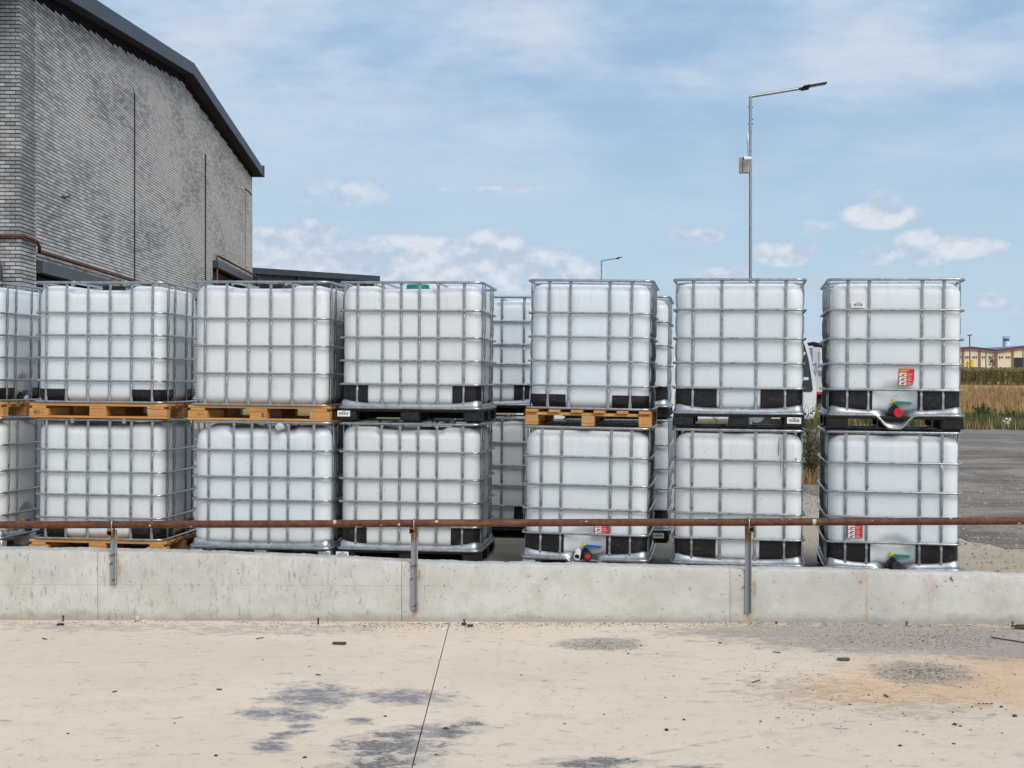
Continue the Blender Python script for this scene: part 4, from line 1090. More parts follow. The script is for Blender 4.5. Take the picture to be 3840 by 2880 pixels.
for i in range(3): q.box(.03+i*.006, .034+i*.006, YW-.001, YW, .03, .066)
for i in range(2): q.box(.055, .075, YW-.001, YW, .038+i*.015, .041+i*.015)
q.build('stamp', STAMP, p2)
# brown drip on the grimy lower tank, white bag knot and a torn tag on the cages
DRIP = simple('brown_drip', (.20, .12, .06), .7, 0, .4, 40)
q = MB(); yb_ = -.590+.021-.0085
q.prism([(.300, .985), (.303, 1.085), (.309, 1.09), (.308, .99), (.306, .95), (.303, .95)], yb_-.001, yb_); q.prism([(.3185, .86), (.319, 1.08), (.324, 1.085), (.3225, .93), (.321, .79), (.319, .80)], yb_-.001, yb_); q.build('drip_stain', DRIP, e5b)
def rag(name, p, s, label, parent_rot=0):
    b = MB(); rr = random.Random(int(p[0]*77)); n = 7; vs = []
    for i in range(n):
        for j in range(n):
            x = (i/(n-1)-.5)*s; z = -(j/(n-1))*s*1.5; vs.append((x*(1+.4*sin(j))+rr.uniform(-.1, .1)*s, -.006+sin(i*1.9+j*.7)*.007, z+rr.uniform(-.1, .1)*s))
    b.add(vs, [(i*n+j, (i+1)*n+j, (i+1)*n+j+1, i*n+j+1) for i in range(n-1) for j in range(n-1)])
    vb = [(x, y+.003, z) for x, y, z in vs]; b.add(vb, [(i*n+j, i*n+j+1, (i+1)*n+j+1, (i+1)*n+j) for i in range(n-1) for j in range(n-1)])
    o = b.build(name, CLEAR, smooth='all', loc=p); return tag(o, label, 'scrap')
def on_front(u, v, Y): return px(u, v, Y)
p = on_front(2982, 1722, 10.80); rag('film_scrap', (p.x, p.y-.02, p.z+.01), .014, 'tiny white plastic scrap knotted on the cage of the grimy lower tank')
p = on_front(3531, 1742, 10.65); rag('film_scrap', (p.x, p.y-.02, p.z), .026, 'torn clear plastic tag hanging on the cage of the rightmost lower tank')
# bottle wedged on top of the dented tank, white pipe stub beside the blue valve
p = on_front(1045, 1601, 11.66)
b = MB(); b.lathe((0, 0, 0), (.35, .94, .02), [(.004, -.002), (.026, 0), (.031, .012), (.031, .07), (.033, .10), (.030, .16), (.013, .19), (.013, .21)], 18)
bt = tag(b.build('plastic_bottle', CLEAR, smooth=50, loc=(p.x, p.y-.03, p.z)), 'clear plastic bottle lying base outward on the dented lower tank', 'bottle')
p = on_front(2164, 2086, 11.03)
b = MB(); d_ = Vector((-.10, -.98, -.12)).normalized(); b.lathe(p-d_*.05, d_, [(.026, -.10), (.026, .07), (.020, .07), (.020, -.05)], 20)
tag(b.build('pipe_stub', PVC, smooth=40), 'short white plastic pipe stub poking out left of the blue valve', 'pipe')

# ================================================================== BEHIND: BUS, TRUCK, SHRUBS, WAREHOUSE, FIELD
def prof_prism(name, poly, y0, y1, m_, parent, smooth=False): return MB().prism(poly, y0, y1).build(name, m_, parent, smooth)
def bxl(u, v, Y): q = px(u, v, Y); return q
YB = 45.; ub = 3062
q = px(ub, 0, YB); gb = gz(q.x)
bus = empty('bus', (q.x, YB, gb), label='white coach standing behind the second stack from the right, its front to the right', cat='bus')
# side profile: nose at x=0, body runs to -9.5 (hidden by the tanks)
top = 3.03
body = [(-9.5, .35), (-.12, .35), (-.02, .6), (.0, 1.1), (-.03, 1.5), (-.14, 2.15), (-.27, 2.68), (-.40, 2.93), (-.62, 3.02), (-9.5, 3.05)]
b = MB(); b.prism(body, 0, 2.4); b.build('body', WHITEP, bus)
b = MB(); b.prism([(-1.5, 1.22), (-.16, 1.20), (-.12, 1.26), (-.16, 1.62), (-.25, 2.2), (-.36, 2.62), (-.43, 2.78), (-.52, 2.83), (-1.5, 2.83)], -.02, -.004); wdw = b.build('side_window', GLASSD, bus)
for (z, x1) in ((2.42, -.36), (1.62, -.26)):
    b = MB(); b.box(-.95, x1, -.026, -.021, z-.05, z+.04); b.build('window_bar', WHITEP, wdw)
b = MB(); b.prism([(-.02, 1.3), (.02, 1.3), (-.10, 2.1), (-.30, 2.75), (-.34, 2.75), (-.14, 2.1)], .25, 2.15); b.build('windscreen', GLASSD, bus)
b = MB(); b.tube([(-.30, .15, 2.70), (-.10, .0, 2.72), (.12, -.1, 2.66), (.26, -.1, 2.58)], [.05, .07, .07, .04], 8); m1 = b.build('mirror_arm', BLACK, bus, smooth=60)
b = MB(); b.box(.03, .22, -.22, .0, 2.05, 2.50, .04); b.build('mirror_housing', WHITEP, m1)
for x in (-1.9, -7.2):
    b = MB(); b.lathe((x, -.02, .48), (0, 1, 0), [(.48, 0), (.5, .04), (.5, .26), (.3, .28)], 24); wh = b.build('wheel', INK, bus, smooth=40)
    MB().lathe((x, -.03, .48), (0, 1, 0), [(.26, 0), (.26, .03), (.1, .05)], 18).build('rim', GALV, wh)
# ---- box truck
YT = 58.; q = px(3046, 0, YT); gt_ = gz(q.x)
tr = empty('box_truck', (q.x, YT, gt_), label='white box truck with blue lettering half hidden behind the rightmost stack', cat='truck')
zt, zb = CH-(1302-HZ)/F*YT-gt_, CH-(1472-HZ)/F*YT-gt_
b = MB(); b.box(0, 4.1, 0, 2.3, zb, zt, .02); b.build('box_body', simple('truck_side', (.52, .55, .58), .5, 0, .05, 1), tr)
b = MB(); b.box(.05, 4.1, -.02, 0-.002, zb-.07, zb+.03); b.build('red_rail', REDC, tr)
b = MB(); b.box(.08, .5, -.01, .3, zt, zt+.10, .03); b.build('top_light', REDC, tr)
b = MB(); b.box(.2, 5.3, .3, 2.0, .45, zb-.08); b.build('chassis', INK, tr)
for x in (.62, .86): MB().box(x-.02, x+.02, -.012, -.003, zb+.05, zt-.05).build('panel_seam', simple('truck_seam', (.40, .42, .44), .5), tr)
b = MB(); b.prism([(4.2, .5), (5.6, .5), (5.6, 1.4), (5.4, 2.2), (4.2, 2.25)], .1, 2.2); b.build('cab', WHITEP, tr)
b = MB(); b.box(.52, .62, -.04, -.02, zb+.10, zb+.20, .01); b.build('marker_lamp', simple('orange_lamp', (.8, .25, .02), .4), tr)
for x in (1.0, 3.5, 4.9):
    b = MB(); b.lathe((x, .1, .5), (0, 1, 0), [(.45, 0), (.5, .05), (.5, .3)], 20); b.build('wheel', INK, tr, smooth=40)
for (txt, uu, vv, sz) in (('MA', 3062, 1372, .36), ('RDAĞ', 3066, 1393.5, .21), ('50 480', 3068, 1404.5, .24)):
    p = px(uu, vv, YT); place(text_mesh(txt, sz, BLUETXT), 'lettering', tr, (p.x-q.x, -.015, p.z-gt_), rot=(pi/2, 0, 0))

# ---- foliage
def leafmat(name, c1, c2, sc_=3.):
    def fn(t):
        P = pos(t); n = t.noise(P, sc_, 3, .6); n2 = t.noise(P, 40, 2, .5)
        c = t.mix(t.ramp(t.m('ADD', t.m('MULTIPLY', n, .6), t.m('MULTIPLY', n2, .4)), .35, .65), c1, c2)
        t.put(t.b.inputs['Base Color'], c); t.b.inputs['Roughness'].default_value = .7
    return mat(name, fn)
LEAF = leafmat('shrub_leaf', (.045, .065, .018), (.17, .19, .065), 6); LEAF2 = leafmat('weed_leaf', (.025, .06, .018), (.08, .13, .04), 3)
DRYL = leafmat('dry_grass', (.26, .16, .07), (.50, .33, .14), .8); GRASS = leafmat('green_grass', (.04, .075, .014), (.17, .175, .05), 1.6)
TWIG = simple('twig', (.12, .09, .055), .9)
def shrub(loc, h, wd, n, label, seed, lm=LEAF, ls=.03, group=None, dry=True):
    rr = random.Random(seed); e = empty('shrub', loc, label=label, cat='shrub', group=group)
    st = MB(); lf = MB(); tips = []
    for i in range(n):
        a = rr.uniform(0, 2*pi); lean = rr.random()**.7*wd*.5; hh = h*rr.uniform(.55, 1.0)*(1-.35*lean/(wd*.5+1e-6))
        p0 = Vector((rr.uniform(-.06, .06)*wd, rr.uniform(-.06, .06)*wd, 0)); pts = []
        for k in range(7):
            t = k/6; pts.append(p0+Vector((cos(a)*lean*t**1.3+rr.uniform(-.02, .02)*t, sin(a)*lean*t**1.3+rr.uniform(-.02, .02)*t, hh*t)))
        st.tube(pts, [.007*(1-.8*k/6)+.0015 for k in range(7)], 4, caps=False)
        for k in range(1, 7):
            for m in range(rr.randint(3, 6)):
                d = Vector((rr.uniform(-1, 1), rr.uniform(-1, 1), rr.uniform(-.1, .9))).normalized(); L = rr.uniform(.05, .16)*(1.2-.5*k/6)*h/1.2
                s0 = pts[k-1].lerp(pts[k], rr.random()); s1 = s0+d*L; st.tube([s0, s1], [.0025, .001], 3, caps=False)
                for j in range(rr.randint(5, 9)):
                    c = s0.lerp(s1, rr.uniform(.2, 1.05)); n_ = Vector((rr.uniform(-1, 1), rr.uniform(-1, 1), rr.uniform(-1, 1))).normalized(); u_ = n_.orthogonal().normalized(); v_ = n_.cross(u_)
                    q_ = ls*rr.uniform(.5, 1.3)
                    lf.add([c-u_*q_*.5, c+v_*q_*.22, c+u_*q_*.5, c-v_*q_*.22], [(0, 1, 2, 3)])
    st.build('branches', TWIG, e); tag(lf.build('foliage', lm, e), kind='stuff')
    return e
def tufts(name, n, xr, yr, hr, m_, label, seed, zf, wd=.012, dens=None, lean=.25):
    rr = random.Random(seed); b = MB(); vs = []; fs = []
    for i in range(n):
        x = rr.uniform(*xr); y = yr[0]+(yr[1]-yr[0])*rr.random()
        if dens and rr.random() > dens(x, y): continue
        h = rr.uniform(*hr)*(.6+.8*max(0., .5+mnoise.noise((x*.8, y*.8, seed)))); a = rr.uniform(0, 2*pi); z = zf(x, y)
        dx_, dy_ = cos(a), sin(a); l = rr.uniform(.05, lean)*h; wv = wd*rr.uniform(.6, 1.4); o = len(vs)
        px_, py_ = -dy_*wv, dx_*wv
        ld = rr.uniform(0, 2*pi); lx, ly = cos(ld)*l, sin(ld)*l
        vs += [(x-px_, y-py_, z), (x+px_, y+py_, z), (x+lx*.4+px_*.7, y+ly*.4+py_*.7, z+h*.6), (x+lx*.4-px_*.7, y+ly*.4-py_*.7, z+h*.6), (x+lx, y+ly, z+h)]
        fs += [(o, o+1, o+2, o+3), (o+3, o+2, o+4)]
    b.add(vs, fs); return tag(b.build(name, m_), label, 'grass', kind='stuff')
zt_ = lambda x, y: terr(y)-GZ+gz(x)
YS = 21.3; xs_ = (3040-1920)/F*YS
shrub((xs_+.02, YS, gz(xs_)), 1.28, .95, 30, 'tall grey green weedy shrub in the gap beside the rightmost stack', 5, ls=.032)
shrub((xs_-1.35, YS+1.6, gz(xs_)), 1.25, 1.1, 20, 'weedy shrub glimpsed through the black pallet of the second stack from the right', 6, ls=.034)
tufts('dry_weeds', 900, (xs_-.6, xs_+.6), (YS-.45, YS+.3), (.08, .26), DRYL, 'dry brown weeds round the foot of the shrub', 8, lambda x, y: gz(x), .004)
vd = lambda x, y: 1. if y > 47.6 else max(0., min(1., .5+1.8*mnoise.noise((x*1.1, y*.9, 4))))
tufts('green_grass', 30000, (9, 24), (46.2, 53.5), (.20, .46), GRASS, 'green grass verge beyond the gravel road', 9, zt_, .011, dens=vd)
tufts('dry_grass', 34000, (10, 34), (51, 88), (.28, .60), DRYL, 'pale dry grass on the slope below the sunflowers', 10, zt_, .018)
tufts('dry_grass_edge', 12000, (9, 24), (46.1, 51.5), (.15, .50), DRYL, 'dry stalks mixed in the green verge at the road edge', 12, zt_, .009, dens=lambda x, y: max(0., min(1., .45+2.*mnoise.noise((x*.7, y*.9, 14)))))
for i, (u, v, h, wd, lab) in enumerate([(3688, 1545, .98, 1.0, 'dark green thistle bush in the verge, nearest the tanks'), (3785, 1545, .78, 1.1, 'dark green thistle bush in the verge near the white litter'), (3640, 1540, .55, .8, 'low dark weed clump in the verge right beside the tank stack')]):
    Y = 49.5; x = (u-1920)/F*Y; shrub((x, Y, zt_(x, Y)), h, wd, 16, lab, 30+i, LEAF2, ls=.06)
x = (3772-1920)/F*47.6
b = MB(); rr = random.Random(4)
for i in range(14):
    c = Vector((rr.uniform(-.16, .16), rr.uniform(-.06, .06), .25+rr.uniform(-.05, .09))); b.box(c.x-.035, c.x+.035, c.y-.02, c.y+.02, c.z-.03, c.z+.03, .015)
b.box(-.16, .16, -.05, .05, .0, .24, .05)
tag(b.build('litter_bag', LABELW, loc=(x, 47.6, zt_(x, 47.6))), 'crumpled white litter bag lying in the grass verge', 'litter')
# sunflower field (reads as one mass)
SUNF = leafmat('dry_sunflower', (.035, .026, .012), (.17, .13, .035), 1.6)
rr = random.Random(11); b = MB()
for row in range(9):
    Y = 106+row*.75
    for i in range(150):
        x = 26+i*.155+rr.uniform(-.05, .05); y = Y+rr.uniform(-.15, .15); h = rr.uniform(1.10, 1.36); z = zt_(x, y)
        l = rr.uniform(-.06, .06)
        b.add([(x-.018, y, z), (x+.018, y, z), (x+.014+l, y, z+h), (x-.014+l, y, z+h)], [(0, 1, 2, 3)])
        c = Vector((x+l+rr.uniform(-.06, .06), y-.06, z+h-.05)); r_ = rr.uniform(.07, .12)
        b.add([c+Vector((cos(t)*r_, sin(t)*.03, sin(t)*r_*.8)) for t in [k*pi/3 for k in range(6)]], [tuple(range(6))])
        for k in range(5):
            zz = z+h*rr.uniform(.3, .95); s_ = rr.choice((-1, 1)); L = rr.uniform(.08, .17)
            b.add([(x, y, zz), (x+s_*L*.5, y-.04, zz-.02), (x+s_*L, y-.05, zz-.15), (x+s_*L*.4, y-.02, zz-.12)], [(0, 1, 2, 3)])
tag(b.build('sunflower_field', SUNF), 'field of tall withered brown sunflowers in front of the cream warehouse', 'crop', kind='stuff')

# ---- far warehouse
YW_ = 230.
def wx(u): return (u-1920)/F*YW_
def wz(v): return CH-(v-HZ)/F*YW_
zg = terr(YW_)-GZ+gz(60)
wh = empty('warehouse', (wx(3700), YW_, zg), label='long cream warehouse with maroon trim beyond the sunflowers', cat='building')
ox = wx(3700)
roofl = [(3480, 1311), (3560, 1306), (3642, 1302), (3690, 1307), (3733, 1313), (3790, 1305), (3850, 1297), (3930, 1305), (4020, 1313)]
poly = [(wx(u)-ox, wz(v+4)-zg) for u, v in roofl]
b = MB(); b.prism([(poly[0][0], -1)]+poly+[(poly[-1][0], -1)], 0, 40); b.build('wall', CREAM, wh)
b = MB(); top = [(wx(u)-ox, wz(v)-zg) for u, v in roofl]; bot = [(x, z-.42) for x, z in top]
b.prism(bot+top[::-1], -.3, 40); b.build('roof_band', MAROON, wh)
b = MB(); b.prism([(x, z+.004) for x, z in top]+[(x, z+.10) for x, z in top[::-1]], -.5, 40); b.build('roof_edge', ROOFB, wh)
for u in (3549, 3611, 3673, 3735, 3797, 3859, 3921):
    b = MB(); w_ = .16 if u != 3735 else .22; b.box(wx(u)-ox-w_, wx(u)-ox+w_, -.15, -.003, -1, wz(1315)-zg); b.build('pilaster', MAROON, wh)
for u in (3568, 3596, 3628, 3655, 3690, 3716, 3754, 3780, 3884):
    x0 = wx(u)-ox; fr = MB().box(x0-.36, x0+.36, -.06, -.003, wz(1343)-zg, wz(1336)-zg).build('window', GLASSD, wh)
    b = MB(); 
    for i in (-1, 1): b.box(x0+i*.13-.03, x0+i*.13+.03, -.09, -.061, wz(1344)-zg, wz(1335)-zg)
    b.build('glazing_bar', LABELW, fr)
b = MB(); b.box(wx(3802)-ox, wx(3858)-ox, -.08, -.003, -1, wz(1341)-zg); b.build('loading_door', INK, wh)
# silo, light masts, yellow vehicle, young tree
sx = wx(3774); sl = empty('silo', (sx, 250, zg), label='blue and white silo tower rising behind the warehouse roof', cat='silo')
k_ = 250/F
def sz(v): return CH-(v-HZ)*k_-zg
sx2 = (3774-1920)*k_
sl.location.x = sx2
b = MB(); b.lathe((0, 0, sz(1320)), (0, 0, 1), [(.5*21*k_, 0), (.5*21*k_, sz(1280)-sz(1320))], 20); b.build('lower_drum', WHITEP, sl, smooth=50)
b = MB(); b.lathe((0, 0, sz(1280)), (0, 0, 1), [(.51*21*k_, 0), (.51*21*k_, sz(1269)-sz(1280))], 20); b.build('blue_band', BLUEM, sl, smooth=50)
b = MB()
for x in (-.55, -.2, .2, .55): b.tube([(x*20*k_*.9, -.3, sz(1269)), (x*20*k_*.9, -.3, sz(1261))], .04, 4)
b.tube([(-.5, -.3, sz(1263)), (.5, -.3, sz(1263))], .03, 4); b.build('railing', BLUEM, sl)
b = MB()
for x in (-15, -12): b.tube([(x*k_, -.2, sz(1320)), (x*k_, -.2, sz(1262))], .05, 4)
for i in range(14): b.tube([(-15*k_, -.2, sz(1318-i*4)), (-12*k_, -.2, sz(1318-i*4))], .03, 4)
b.build('ladder', BLUEM, sl)
for (u, v0, Y, two, lab) in ((3639, 1258, 200, True, 'thin twin headed light mast in front of the warehouse'), (3697, 1320, 215, False, 'short dark post before the second warehouse bay'), (3836, 1300, 215, False, 'tall dark post before the loading door')):
    x = (u-1920)/F*Y; z = terr(Y)-GZ+gz(60); zt2 = CH-(v0-HZ)/F*Y-z
    m_ = MB(); m_.tube([(0, 0, 0), (-.06*two*2, 0, zt2)], .09, 6)
    e = tag(m_.build('light_mast' if two else 'post', simple('mast_grey', (.10, .12, .14), .6), loc=(x, Y, z)), lab, 'post')
    if two: MB().box(-.40, -.08, -.1, .1, zt2-.06, zt2+.08).build('lamp_head', INK, e); MB().box(-.04+.0, .22, -.1, .1, zt2+.0, zt2+.14).build('lamp_head', INK, e)
x = (3640-1920)/F*212; z = terr(212)-GZ+gz(60)
yv = empty('yellow_machine', (x, 212, z), label='yellow machine parked before the warehouse, behind the sunflower tops', cat='vehicle')
zv = CH-(1352-HZ)/F*212-z
MB().box(-.55, .35, -.4, .4, .3, zv-.12, .05).build('body', YEL, yv); MB().box(.1, .38, -.35, .35, zv-.12, zv+.05, .03).build('cab', YEL, yv)
for s in (-.35, .25): MB().lathe((s, -.42, .25), (0, 1, 0), [(.25, 0), (.25, .2)], 12).build('wheel', INK, yv)
x = (3721-1920)/F*205; z = terr(205)-GZ+gz(60)
yt = empty('young_tree', (x, 205, z), label='thin young tree before the warehouse wall', cat='tree')
zv = CH-(1326-HZ)/F*205-z; MB().tube([(0, 0, 0), (.05, 0, zv)], [.06, .03], 6).build('trunk', TWIG, yt)
b = MB(); rr = random.Random(3)
for i in range(260):
    c = Vector((rr.gauss(0, .28), rr.gauss(0, .28), zv*.72+rr.gauss(0, .45))); s_ = .09
    d = Vector((rr.uniform(-1, 1), rr.uniform(-1, 1), rr.uniform(-1, 1))).normalized(); u_ = d.orthogonal()
    b.add([c-u_*s_, c+d.cross(u_)*s_, c+u_*s_], [(0, 1, 2)])
tag(b.build('crown', SUNF, yt), kind='stuff')

# ================================================================== LOOSE THINGS ON THE GROUND
PEB = []
def f_peb(t):
    P = pos(t); wn = t.node('ShaderNodeTexWhiteNoise'); t.put(wn.inputs['Vector'], t.vm('FLOOR', scaled(t, P, (55, 55, 20))))
    c = t.mix(t.ramp(wn.outputs[0], .1, .9), (.10, .095, .09), (.42, .36, .29)); t.put(t.b.inputs['Base Color'], c); t.b.inputs['Roughness'].default_value = .9
PEBM = mat('pebbles', f_peb)
OCT = [(0, 0, 1), (1, 0, .1), (.3, .95, 0), (-.8, .6, .1), (-.8, -.6, 0), (.3, -.95, .1)]
OF = [(0, 1, 2), (0, 2, 3), (0, 3, 4), (0, 4, 5), (0, 5, 1)]
def pebble(b, x, y, z, s, rr):
    a = rr.uniform(0, 6.28); c, sn = cos(a), sin(a); k1, k2, k3 = s*rr.uniform(.7, 1.4), s*rr.uniform(.6, 1.1), s*rr.uniform(.5, .9)
    b.add([(x+(p[0]*c*k1-p[1]*sn*k2), y+(p[0]*sn*k1+p[1]*c*k2), z+p[2]*k3) for p in OCT], OF)
rr = random.Random(21); gb_ = MB()
def scatter(n, fx, fy, smin, smax):
    for i in range(n):
        u = fx(); v = fy()
        if v <= HZ+10: continue
        x, y = gxy(u, v)
        if y > wall_y(x)-.003: continue
        pebble(gb_, x, y, -.001, smin+(smax-smin)*rr.random()**3, rr)
def tri(a, b, c): return lambda: rr.triangular(a, b, c)
def uni(a, b): return lambda: rr.uniform(a, b)
def gau(a, b): return lambda: rr.gauss(a, b)
scatter(5200, uni(1300, 3900), lambda: 2336+abs(rr.gauss(0, 9)), .0025, .009)
scatter(900, uni(-100, 1300), lambda: 2330+abs(rr.gauss(0, 9)), .0025, .008)
scatter(700, uni(900, 1900), lambda: 2345+abs(rr.gauss(0, 14)), .0025, .008)
scatter(5200, tri(2950, 3950, 3480), lambda: 2400+rr.gauss(0, 22), .0025, .0085)
scatter(2200, gau(3460, 80), gau(2525, 18), .003, .009)
scatter(700, gau(2250, 75), gau(2418, 12), .0025, .009)
scatter(1700, uni(2750, 3900), lambda: rr.gauss(2580, 90), .002, .008)
scatter(700, uni(2000, 3000), lambda: rr.gauss(2560, 130), .0018, .006)
scatter(420, uni(-100, 2000), lambda: rr.uniform(2350, 2900), .0018, .006)
tag(gb_.build('loose_gravel', PEBM), 'loose grit and pebbles strewn along the wall foot and right side of the pavement', 'gravel', kind='stuff')
def stone_mesh(seed, s):
    import bmesh
    bm = bmesh.new(); bmesh.ops.create_icosphere(bm, subdivisions=2, radius=1); r_ = random.Random(seed)
    kx, ky, kz = r_.uniform(.9, 1.5), r_.uniform(.7, 1), r_.uniform(.45, .8)
    for v in bm.verts:
        d = 1+.35*mnoise.noise(v.co*1.3+Vector((seed*3.1, 0, 0)))+.2*mnoise.noise(v.co*3+Vector((seed, 5, 0)))
        v.co = Vector((v.co.x*kx, v.co.y*ky, max(v.co.z, -.5)*kz+.25))*d*s
    me = bpy.data.meshes.new('stone'); bm.to_mesh(me); bm.free(); me.materials.append(STONE); return me
sm = [stone_mesh(i, 1.) for i in range(7)]
SP = [(255, 2752, 12), (655, 2712, 11), (590, 2797, 8), (810, 2835, 20), (1144, 2842, 20), (985, 2475, 8), (1160, 2500, 9), (1445, 2687, 14), (1668, 2580, 8), (1635, 2830, 11), (1555, 2868, 12), (1672, 2734, 24), (2500, 2739, 21), (2265, 2680, 9), (2494, 2617, 9), (2118, 2715, 11), (2700, 2412, 14), (2356, 2452, 12), (2466, 2452, 9), (2527, 2536, 8), (1955, 2532, 9), (2564, 2700, 15),
      (2880, 2804, 10), (2852, 2706, 12), (3376, 2798, 20), (3050, 2681, 11), (3187, 2643, 11), (3258, 2607, 11), (3265, 2717, 9), (3462, 2756, 10), (3402, 2742, 9), (3580, 2718, 22), (3573, 2672, 13), (3601, 2724, 12), (3688, 2640, 12), (3700, 2640, 12), (3672, 2639, 12), (3718, 2640, 12), (3755, 2652, 18), (3678, 2660, 11), (3645, 2653, 10), (3806, 2687, 22), (3757, 2750, 9), (3640, 2738, 10), (3577, 2790, 14), (3115, 2660, 10), (3118, 2626, 9), (3386, 2676, 9), (3048, 2590, 8), (3602, 2578, 9), (3806, 2530, 9), (2920, 2692, 9)]
SL = {(810, 2835): 'larger grey stone at the lower left of the pavement', (1144, 2842): 'larger dark stone left of the sawn joint at the bottom', (1672, 2734): 'black stone lying in the dark stain right of the sawn joint', (2500, 2739): 'square grey stone alone in the middle right of the bare pavement',
      (3376, 2798): 'larger olive stone at the lower right of the pavement', (3580, 2718): 'largest pale topped stone among the stones at the right', (3806, 2687): 'flat dark stone nearest the right picture edge', (3755, 2652): 'dark double stone just right of the row of four pebbles', (2564, 2700): 'oblong grey stone just above the square grey stone', (2700, 2412): 'flat black stone near the wall below the right bracket', (1445, 2687): 'dark stone between the two groups of stains, left of the joint', (255, 2752): 'dark stone furthest to the lower left of the pavement'}
for i, (u, v, s) in enumerate(SP):
    x, y = gxy(u, v); r_ = s/F*y*.40
    o = tag(place(sm[i % 7], 'loose_stone', None, (x, y, 0), rz=i*1.7), SL.get((u, v), 'small dark stone lying loose on the cream pavement'), 'stone', 'dark stones scattered over the pavement'); o.scale = (r_, r_, r_)
# flat scraps, sticks, stubs
def scrap(u, v, pl_, label, m_=STONE, z=.004, rz=0., name='rubber_scrap'):
    x, y = gxy(u, v); k = y/F
    b = MB(); b.prism([(a*k, c*k) for a, c in pl_], -.006, .006)
    o = b.build(name, m_, loc=(x, y, z+.004)); o.rotation_euler = (pi/2-.03, 0, rz); return tag(o, label, 'scrap')
RUB = simple('scrap_rubber', (.055, .062, .05), .7, 0, .4, 30)
scrap(1272, 2417, [(-26, -16), (26, -10), (27, 6), (20, 14), (-25, 2)], 'flat dark oblong scrap on the pavement left of the sawn joint', RUB, rz=.05)
scrap(3162, 2477, [(-24, -2), (-16, -14), (20, -16), (23, 8), (14, 16), (-10, 12)], 'flat leaf shaped grey scrap on the pavement at the right', simple('grey_scrap', (.07, .085, .09), .6), rz=.1)
scrap(226, 2346, [(-12, 6), (-8, -10), (12, -12), (14, 4), (8, -2), (-6, -3)], 'curled black scrap at the wall foot by the left upright nail', INK)
scrap(1740, 2346, [(-9, -8), (9, -6), (8, 8), (-9, 6)], 'small black block by the pavement nail near the joint', INK, .008)
scrap(1763, 2352, [(-11, -4), (11, -10), (12, 2), (-10, 8)], 'second black block just right of the pavement nail', INK, .008)
def stick(pts_uv, r, label, m_=STICKM):
    b = MB(); pp = []
    for (u, v) in pts_uv: x, y = gxy(u, v); pp.append((x, y, r+.002))
    b.tube(pp, r, 5); return tag(b.build('stick', m_), label, 'stick')
for (pl_, r_, lab) in [([(3718, 2393), (3760, 2400), (3800, 2406), (3850, 2414)], .004, 'long dark twig on the grey grit at the right edge'), ([(962, 2398), (975, 2395), (988, 2394)], .003, 'short bent twig lying left of the oblong scrap'), ([(422, 2598), (438, 2595)], .0035, 'straight dark sliver alone on the left of the pavement'),
        ([(813, 2588), (832, 2589)], .0035, 'straight dark sliver left of the grey stains'), ([(1184, 2532), (1202, 2534)], .003, 'thin dark sliver just above the grey stains'), ([(158, 2396), (176, 2400)], .003, 'light brown twig near the left picture edge'), ([(2898, 2447), (2927, 2450)], .003, 'dark twig left of the large grit patch'), ([(2820, 2562), (2850, 2553)], .003, 'reddish twig in the middle right of the pavement'), ([(3330, 2617), (3315, 2610)], .004, 'short stub of twig below the round grit patch')]: stick(pl_, r_, lab)
x, y = gxy(3818, 2358); b = MB()
for i in range(7): b.tube([(rr.uniform(-.06, .0), rr.uniform(-.03, .03), .006+i*.003), (rr.uniform(.0, .10), rr.uniform(-.03, .03), .006+i*.003)], .007, 5)
tag(b.build('bark_pile', STICKM, loc=(x, y, 0)), 'little heap of bark and sticks at the wall foot, right picture edge', 'debris')
for (u, v0, v1, tw) in [(237, 2308, 2330, 0), (1193, 2316, 2342, 0), (1741, 2320, 2336, 1), (2911, 2330, 2340, 1), (3400, 2330, 2347, 1), (3797, 2329, 2346, 1)]:
    x, y = gxy(u, v1); y = min(y, wall_y(x)-.02); h = (v1-v0)/F*y; b = MB()
    if tw: b.tube([(-.006, 0, h), (0, 0, 0)], .0035, 6); b.tube([(.006, 0, h), (.001, 0, 0)], .0035, 6)
    else: b.tube([(0, 0, 0), (.001, 0, h)], [.005, .007], 8)
    tag(b.build('nail', RUST, loc=(x, y, 0)), 'short rusty steel stub standing up at the foot of the wall', 'nail', 'rusty stubs along the wall foot')
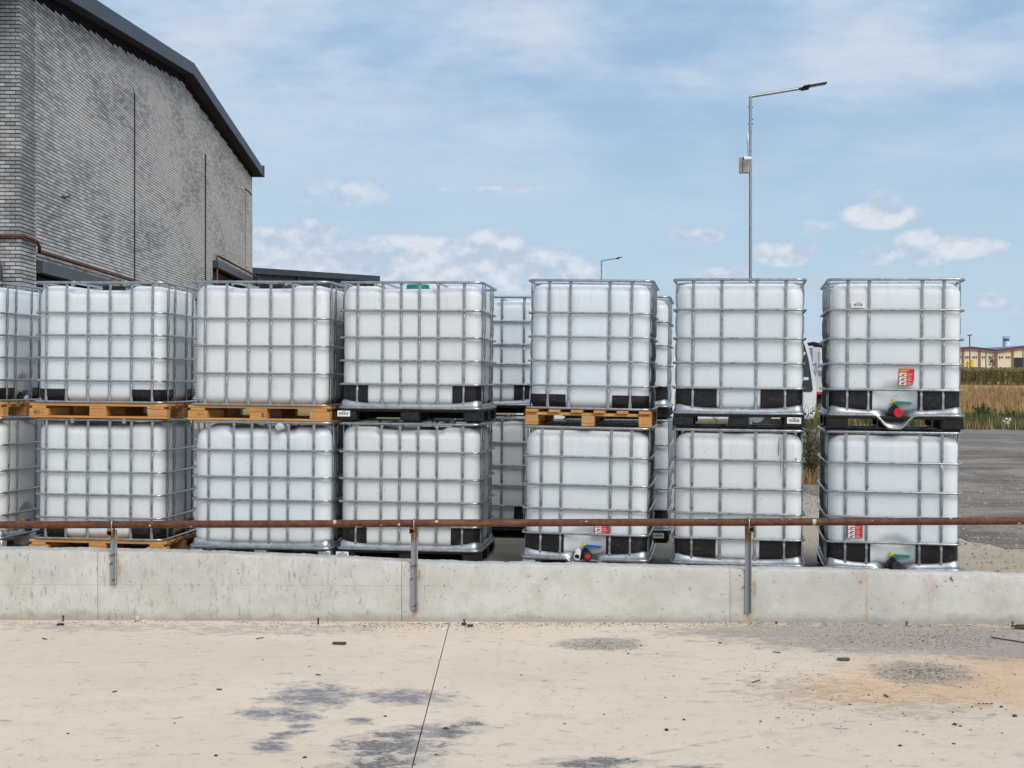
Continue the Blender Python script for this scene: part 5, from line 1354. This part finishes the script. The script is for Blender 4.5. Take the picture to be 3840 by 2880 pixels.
b = MB(); b.tube([(-.006, 0, .0), (-.012, 0, .02), (.004, 0, -.012)], .0025, 5); p = px(3570, 2172, wall_y(2.88))
tag(b.build('bent_nail', RUST, loc=(p.x, p.y-.006, p.z)), 'bent rusty nail sticking out of the wall under the rightmost stack', 'nail')
x, y = gxy(520, 2326); y = wall_y(x)-.03
b = MB(); b.lathe((0, 0, 0), (0, 0, 1), [(.012, 0), (.018, .012), (.012, .03), (.004, .036)], 10); tag(b.build('rubble_lump', CONCRETE, loc=(x, y, 0)), 'pale lump of rubble against the wall foot at the left', 'rubble')
for (u, v, lab) in ((502, 2322, 'cigarette end left of the pale rubble lump'), (541, 2322, 'cigarette end right of the pale rubble lump'), (1662, 2354, 'cigarette end left of the sawn joint by the wall'), (1786, 2330, 'cigarette end at the wall foot right of the sawn joint')):
    x, y = gxy(u, v+8); y = min(y, wall_y(x)-.02); b = MB(); b.tube([(-.012, 0, .005), (.012, .004, .005)], .004, 7); tag(b.build('cigarette_end', LABELW, loc=(x, y, 0)), lab, 'litter')
# sprig of weed by the right stack, gravel along the edge of the lot
sx_, sy_ = 3.30, 10.55
shrub((sx_, sy_, gz(sx_)), .09, .10, 5, 'tiny green weed at the foot of the rightmost stack', 50, LEAF2, ls=.012)
gb2 = MB(); rr = random.Random(5)
for i in range(9000):
    x = rr.uniform(3.2, 9.5); y = rr.uniform(11, 24)
    e_ = mnoise.noise((x*.8, y*.8, 1))
    if e_ < -.1 and x > 4.8: continue
    pebble(gb2, x, y, gz(x)+.004, .004+.018*rr.random()**3, rr)
for i in range(500): pebble(gb2, rr.uniform(1.5, 4.5), rr.uniform(10.3, 18), gz(3)+.003, .003+.012*rr.random()**3, rr)
for i in range(3500):
    e_ = edge[int(rr.random()*(len(edge)-140))+60]; x, y = e_[0]+rr.gauss(0, .22), e_[1]+rr.gauss(0, .28)
    pebble(gb2, x, y, gz(x)+.004, .004+.014*rr.random()**2, rr)
tag(gb2.build('yard_gravel', PEBM), 'loose gravel along the edge of the lot behind the stacks', 'gravel', kind='stuff')
